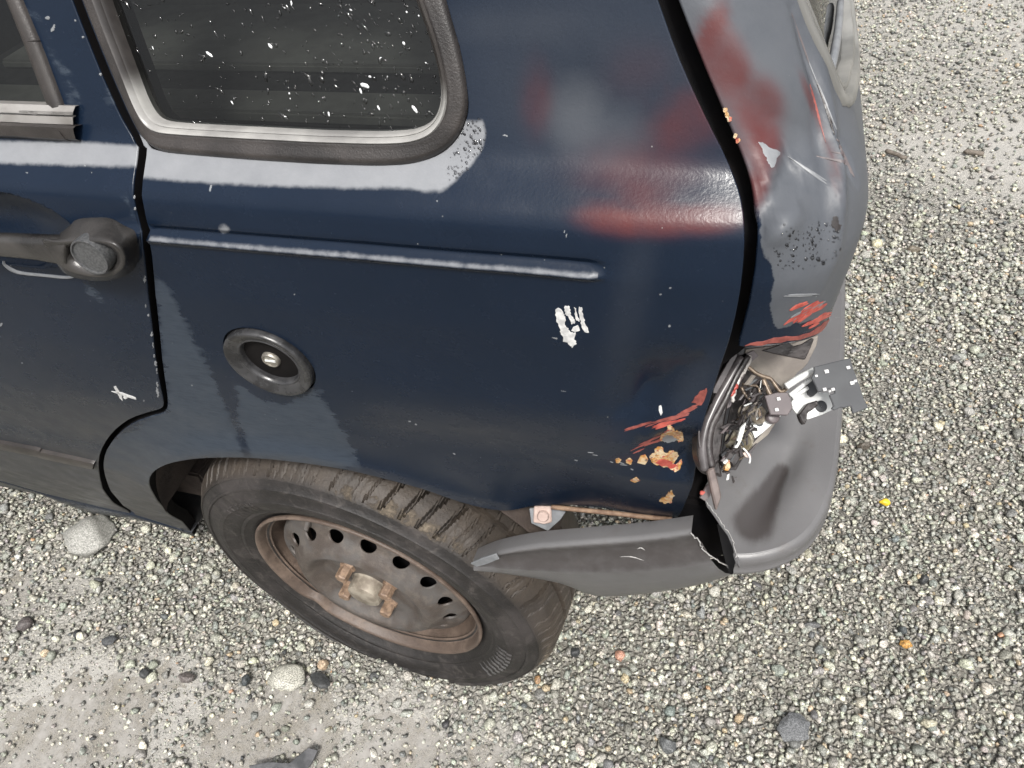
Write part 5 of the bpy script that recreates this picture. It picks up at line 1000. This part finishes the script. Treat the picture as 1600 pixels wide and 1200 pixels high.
DRY = [(onz(px, py, G0)[:2], r, a) for px, py, r, a in [(1500, 240, 0.22, 0.8), (1590, 235, 0.30, 0.9), (1420, 225, 0.16, 0.7), (1560, 30, 0.8, 0.7), (1420, 15, 0.5, 0.6), (60, 1010, 0.12, 0.6), (120, 960, 0.1, 0.5)]]
def wetf(x, y):
    r = np.zeros_like(x)
    for c, rad, a in PUD: r = np.maximum(r, a * np.exp(-(((x - c[0]) ** 2 + (y - c[1]) ** 2) / rad ** 2) ** 1.5))
    return r
def dryf(x, y):
    r = np.zeros_like(x)
    for c, rad, a in DRY: r = np.maximum(r, a * np.exp(-((x - c[0]) ** 2 + 0.6 * (y - c[1]) ** 2) / rad ** 2))
    return r
def gz(x, y):
    n = vnoise(x, y, 0.11, 1) * 0.006 + vnoise(x, y, 0.03, 2) * 0.003 + vnoise(x, y, 0.011, 3) * 0.0015 - 0.006 + G0
    return n - 0.0085 * wetf(x, y) + 0.002 * dryf(x, y)
def axis(lo, hi, step, far):
    near = np.arange(lo, hi, step); o = np.geomspace(0.05, far, 26); return np.r_[lo - o[::-1], near, hi + o]
ax_, ay_ = axis(-1.1, 2.2, 0.012, 60), axis(-0.7, 2.4, 0.012, 60)
X, Y = np.meshgrid(ax_, ay_, indexing='ij'); Z = gz(X.ravel(), Y.ravel()); nx, ny = X.shape
ii = (np.arange(nx - 1)[:, None] * ny + np.arange(ny - 1)[None]).ravel()
def fast_mesh(name, V, F, mat, col=None, **props):
    me = bpy.data.meshes.new(name); k = F.shape[1]; me.vertices.add(len(V)); me.vertices.foreach_set('co', V.astype(np.float32).ravel()); me.loops.add(F.size); me.loops.foreach_set('vertex_index', F.astype(np.int32).ravel())
    me.polygons.add(len(F)); me.polygons.foreach_set('loop_start', np.arange(0, F.size, k, dtype=np.int32)); me.polygons.foreach_set('loop_total', np.full(len(F), k, np.int32)); me.update(calc_edges=True); me.shade_smooth()
    if col is not None: a = me.attributes.new('col', 'FLOAT_COLOR', 'POINT'); a.data.foreach_set('color', col.astype(np.float32).ravel())
    return link(name, me, mat, None, **props)
gnd = fast_mesh('ground', np.stack([X.ravel(), Y.ravel(), Z], 1), np.stack([ii, ii + ny, ii + ny + 1, ii + 1], 1), M_ground, kind='structure')
pa_ = np.maximum(np.clip(1.3 * wetf(X.ravel(), Y.ravel()), 0, 1), np.clip(1.2 * dryf(X.ravel(), Y.ravel()), 0, 1)); pa_ = np.maximum(pa_, 0.2 * sstep(2.5, 6, Y.ravel())); at_ = gnd.data.attributes.new('pale', 'FLOAT', 'POINT'); at_.data.foreach_set('value', pa_.astype(np.float32))
wpoly = [onz(px, py, G0)[:2] for px, py in [(-260, 860), (60, 860), (200, 900), (330, 1010), (600, 1060), (860, 1120), (980, 1330), (-260, 1400)]]
ZW = G0 - 0.0062
WAT = PS(lambda u, v: np.stack([np.asarray(u, float), np.asarray(v, float), np.full_like(np.asarray(u, float), ZW)], -1))
pud = panel('puddle_water', WAT, [tuple(p) for p in wpoly], M_water, None, spacing=0.05, skirt=None, kind='structure')

# gravel
def ico(sub):
    bm = bmesh.new(); bmesh.ops.create_icosphere(bm, subdivisions=sub, radius=1.0); V = np.array([v.co[:] for v in bm.verts]); F = np.array([[v.index for v in f.verts] for f in bm.faces]); bm.free(); return V, F
PAL = np.array([(0.40, 0.39, 0.345), (0.33, 0.325, 0.295), (0.27, 0.27, 0.25), (0.52, 0.505, 0.44), (0.20, 0.205, 0.195), (0.62, 0.60, 0.52), (0.115, 0.118, 0.118), (0.42, 0.34, 0.24), (0.045, 0.046, 0.048), (0.45, 0.30, 0.19)])
PW = np.array([.25, .22, .17, .15, .09, .055, .03, .020, .005, .003]); PW /= PW.sum()
def rotm(n):
    q = rng.normal(size=(n, 4)); q /= np.linalg.norm(q, axis=1)[:, None]; a, b, c, d = q.T
    return np.stack([np.stack([1 - 2 * (c * c + d * d), 2 * (b * c - a * d), 2 * (b * d + a * c)], 1), np.stack([2 * (b * c + a * d), 1 - 2 * (b * b + d * d), 2 * (c * d - a * b)], 1), np.stack([2 * (b * d - a * c), 2 * (c * d + a * b), 1 - 2 * (b * b + c * c)], 1)], 1)
def stones(n, x0, x1, y0, y1, r0, r1, sub, lay=0.0, dmin=0.0, dmax=9.0):
    x = rng.uniform(x0, x1, n); y = rng.uniform(y0, y1, n); r = r0 * (r1 / r0) ** (rng.random(n) ** 1.5)
    q = proj(np.stack([x, y, 0 * x + G0], 1)); dd = np.linalg.norm(np.stack([x, y, 0 * x], 1) - CAM, axis=1); m = 330; ed_ = np.maximum.reduce([-q[:, 0], q[:, 0] - 1600, -q[:, 1], q[:, 1] - 1200])
    k = (q[:, 0] > -m - 60) & (q[:, 0] < 1600 + m) & (q[:, 1] > -m) & (q[:, 1] < 1200 + m) & (((np.stack([x, y, 0 * x], 1) - CAM) @ AZ) > 0.1) & (dd >= dmin) & (dd < dmax)
    k &= ~((y > 0.75) & (x < 0.40)); k &= rng.random(n) > 0.62 * sstep(40, 200, ed_)
    w_ = wetf(x, y); d_ = dryf(x, y); k &= rng.random(n) > np.clip(np.where(r < 0.0025, 0.15, np.where(r < 0.0043, 0.4, 0.74)) * sstep(0.25, 0.75, w_) + 0.78 * d_ * (r < 0.02), 0, 0.93)
    x, y, r = x[k], y[k], r[k]; n = len(x); V0, F0 = ico(sub); nv = len(V0)
    K = 40; prot = []
    for i in range(K):
        d = rng.normal(size=(7, 3)); d /= np.linalg.norm(d, axis=1)[:, None]; V = V0.copy()
        for e in d: V = V - np.maximum(0, V @ e - rng.uniform(0.42, 0.82))[:, None] * e[None] * 0.9     # broken flat faces
        V = V * (1 + 0.07 * rng.normal(size=(nv, 1))) * np.array([1.0, rng.uniform(0.7, 1), rng.uniform(0.55, 0.9)]); prot.append(V)
    prot = np.array(prot); pid = rng.integers(0, K, n); A = rotm(n); V = np.einsum('nij,nvj->nvi', A, prot[pid]) * r[:, None, None]
    V[:, :, 2] *= 0.82; zc = gz(x, y) + r * rng.uniform(0.05, 0.5, n) + lay * rng.random(n); V += np.stack([x, y, zc], 1)[:, None]
    ci = rng.choice(len(PAL), n, p=PW); c = 1.10 * PAL[ci] * np.array([1.0, 1.0, 0.99]) * rng.uniform(0.8, 1.2, (n, 1)) * (1 + rng.normal(0, 0.03, (n, 3))); C = np.concatenate([np.clip(c, 0.01, 0.75), np.ones((n, 1))], 1)
    F = (F0[None] + (np.arange(n) * nv)[:, None, None]).reshape(-1, 3)
    return V.reshape(-1, 3), F, np.repeat(C, nv, 0)
parts = []
def put(*a, **k):
    V, F, C = stones(*a, **k); parts.append((V, F, C))
put(44000, -1.0, 1.0, -0.6, 0.4, 0.0010, 0.0022, 1, dmax=1.7)
put(60000, -1.2, 1.5, -0.6, 1.2, 0.0019, 0.0038, 1, dmax=1.9)
put(84000, -1.3, 1.7, -0.6, 1.3, 0.0040, 0.0078, 1, lay=0.005, dmax=2.2)
put(3500, -1.3, 1.7, -0.6, 1.3, 0.0084, 0.0125, 2, lay=0.005, dmax=2.2)
put(110000, 0.3, 3.4, 0.6, 5.2, 0.0050, 0.0092, 1, lay=0.006, dmin=1.9)
put(7000, 0.3, 3.4, 0.6, 5.2, 0.0090, 0.0145, 1, lay=0.004, dmin=2.1)
o_ = 0; VV = []; FF = []; CC = []
for V, F, C in parts: VV.append(V); FF.append(F + o_); CC.append(C); o_ += len(V)
VV = np.concatenate(VV); FF = np.concatenate(FF); CC = np.concatenate(CC); print('gravel tris', len(FF))
fast_mesh('gravel', VV, FF, M_stone, CC, kind='stuff', label='loose grey and cream gravel covering the yard', category='gravel')

# stones and scraps that can be told apart
def rock(name, px, py, rx, ry, hgt, color, label, cat='stone', group=None, flat=0.0, mat=None, sub=3, seed=0, rot=0.0, lift=0.0):
    g = np.random.default_rng(900 + seed); c = onz(px, py, G0 + 0.004); sx = np.linalg.norm(onz(px + rx, py, G0) - onz(px - rx, py, G0)) / 2; d = np.linalg.norm(c - CAM); sy = sx * ry / rx
    V, F = ico(sub); dirs = g.normal(size=(9, 3)); dirs /= np.linalg.norm(dirs, axis=1)[:, None]
    for e in dirs: V = V - np.maximum(0, V @ e - g.uniform(0.6, 0.88))[:, None] * e[None] * 0.95
    V = V * (1 + 0.03 * g.normal(size=(len(V), 1)) + 0.07 * (np.sin(5 * V[:, :1] + 2 * V[:, 1:2]) * np.cos(6 * V[:, 1:2] - 3 * V[:, 2:3]))); V = V * np.array([sx, sy, hgt]); cr, sr = math.cos(rot), math.sin(rot); ux = AX.copy(); ux[2] = 0; ux /= np.linalg.norm(ux); uy = np.array([-ux[1], ux[0], 0])
    W = (V[:, :1] * cr - V[:, 1:2] * sr) * ux + (V[:, :1] * sr + V[:, 1:2] * cr) * uy + V[:, 2:3] * np.array([0, 0, 1.0]); W[:, 2] += hgt * 0.45 + lift + 0.002
    C = np.tile(np.array([[*color, 1.0]]), (len(V), 1)); o = fast_mesh(name, W, F, mat or M_stone, C, label=label, category=cat); o.location = (c[0], c[1], G0)
    if group: o['group'] = group
    if flat: sharp(o, flat)
    return o
rock('rock', 145, 840, 38, 34, 0.026, (0.36, 0.355, 0.335), 'largest pale grey granite lump lying under the door sill', 'rock', seed=1)
rock('rock', 450, 1062, 30, 22, 0.016, (0.46, 0.45, 0.40), 'pale cream lump beside the dark slate shard below the wheel', 'rock', seed=2)
rock('slate_shard', 502, 1066, 18, 11, 0.006, (0.05, 0.052, 0.054), 'flat dark slate shard against the pale lump below the wheel', 'shard', seed=3, rot=-0.5, flat=25, lift=0.006)
rock('pebble', 40, 976, 12, 11, 0.010, (0.10, 0.085, 0.085), 'dark purplish pebble on the sandy patch at the left edge', 'pebble', seed=4)
rock('pebble', 171, 1002, 13, 8, 0.008, (0.06, 0.063, 0.068), 'dark oval pebble left of the wheel among grey gravel', 'pebble', seed=5)
rock('pebble', 227, 1053, 8, 8, 0.009, (0.04, 0.042, 0.043), 'small black pebble next to a brown one below the tyre', 'pebble', seed=6)
rock('pebble', 291, 1060, 14, 8, 0.009, (0.15, 0.13, 0.125), 'brownish oval pebble to the right of a black pebble', 'pebble', seed=7)
rock('pebble', 386, 1063, 8, 10, 0.010, (0.05, 0.058, 0.063), 'dark blue grey pebble left of the pale cream lump', 'pebble', seed=8)
rock('pebble', 505, 1040, 9, 8, 0.010, (0.50, 0.38, 0.27), 'peach coloured pebble just below the tyre', 'pebble', seed=9)
rock('pebble', 128, 994, 7, 7, 0.009, (0.66, 0.64, 0.55), 'white pebble beside the dark oval one on the left', 'pebble', seed=10)
rock('pebble', 327, 1034, 7, 7, 0.009, (0.66, 0.63, 0.52), 'cream white round pebble left of the wheel bottom', 'pebble', seed=11)
rock('pebble', 969, 1026, 9, 9, 0.010, (0.56, 0.30, 0.22), 'salmon pink pebble right of the tyre', 'pebble', seed=12)
rock('pebble', 898, 1019, 9, 8, 0.010, (0.045, 0.047, 0.05), 'black pebble touching the right foot of the tyre', 'pebble', seed=13)
rock('pebble', 840, 1062, 5, 8, 0.006, (0.30, 0.18, 0.09), 'rust brown flake of stone just under the tyre', 'pebble', seed=14)
rock('slate_shard', 1042, 1167, 15, 13, 0.011, (0.12, 0.125, 0.13), 'dark grey angular stone near the bottom centre right', 'shard', seed=15, flat=25, lift=0.005)
rock('slate_shard', 1240, 1143, 27, 27, 0.005, (0.15, 0.155, 0.165), 'large flat grey slate piece at the bottom right', 'shard', seed=16, rot=0.6, flat=25, lift=0.012)
rock('pebble', 1415, 1007, 11, 7, 0.008, (0.52, 0.28, 0.08), 'orange pebble among wet grey gravel at lower right', 'pebble', seed=17)
rock('pebble', 1410, 986, 8, 6, 0.009, (0.07, 0.08, 0.085), 'dark pebble just above the orange one', 'pebble', seed=18)
rock('yellow_cap', 1381, 788, 9, 7, 0.006, (0.70, 0.50, 0.03), 'small bright yellow cap lying on the gravel right of bumper', 'cap', seed=19, mat=simple('yellow_plastic', (0.62, 0.42, 0.02), (0.72, 0.5, 0.04), 0.4, 30), lift=0.006)
rock('pebble', 1441, 906, 9, 9, 0.011, (0.05, 0.052, 0.055), 'black pebble on the pale gravel below the yellow cap', 'pebble', seed=20)
rock('pebble', 1451, 1131, 13, 8, 0.010, (0.48, 0.45, 0.35), 'striped cream block shaped pebble at the bottom right', 'pebble', seed=21)
rock('pebble', 1268, 978, 14, 6, 0.008, (0.15, 0.15, 0.155), 'long dark grey pebble below the bumper corner', 'pebble', seed=22)
rock('pebble', 1370, 383, 12, 8, 0.012, (0.62, 0.58, 0.42), 'cream yellow pebble right of the tailgate', 'pebble', seed=23)
rock('wood_chip', 1428, 391, 13, 7, 0.010, (0.17, 0.145, 0.11), 'brown wood chip next to the cream yellow pebble', 'wood chip', seed=24, rot=-0.3)
rock('wood_chip', 1350, 698, 12, 6, 0.010, (0.10, 0.085, 0.07), 'dark brown chip right of the bumper below the torn plate', 'wood chip', seed=25)
rock('pebble', 1314, 688, 9, 8, 0.011, (0.66, 0.62, 0.47), 'pale cream pebble beside the bumper edge', 'pebble', seed=26)
def twig(a, b, r, label, seed):
    g = np.random.default_rng(seed); A = onz(*a, G0 + 0.012); B_ = onz(*b, G0 + 0.012); P = [A + (B_ - A) * t + g.normal(0, 0.002, 3) for t in np.linspace(0, 1, 6)]; c = P[0].copy(); c[2] = 0
    o = tube('twig', [p - c for p in P], r, simple('twig_bark', (0.10, 0.085, 0.07), (0.17, 0.145, 0.12), 0.8, 90), None, 7, label=label, category='twig'); o.location = tuple(c)
twig((1384, 236), (1416, 247), 0.006, 'short dark twig on the pale mud right of the tailgate', 1)
twig((1508, 238), (1536, 240), 0.007, 'thick dark stick on the pale mud at the right edge', 2)
twig((1386, 1140), (1396, 1146), 0.0016, 'tiny rust brown splinter at the bottom right', 3)
# plastic scraps at the bottom edge
c = onz(440, 1192, 0.0)
def scrap(px, lift, thick, label, tilt=0.0):
    P = [onz(x, y, G0 + lift + (tilt * i)) for i, (x, y) in enumerate(px)]; c = P[0].copy(); c[2] = 0; o = plate('plastic_scrap', [p - c for p in P], thick, simple('dark_scrap_plastic', (0.05, 0.052, 0.055), (0.10, 0.10, 0.105), 0.5, 60, bump=0.0005), None, bevel=0.0008); o.location = tuple(c); o['label'] = label; o['category'] = 'plastic scrap'
scrap([(388, 1196), (420, 1190), (452, 1192), (462, 1184), (482, 1168), (496, 1172), (488, 1190), (470, 1212), (400, 1215)], 0.016, 0.004, 'bent black plastic scrap in the puddle at the bottom edge')
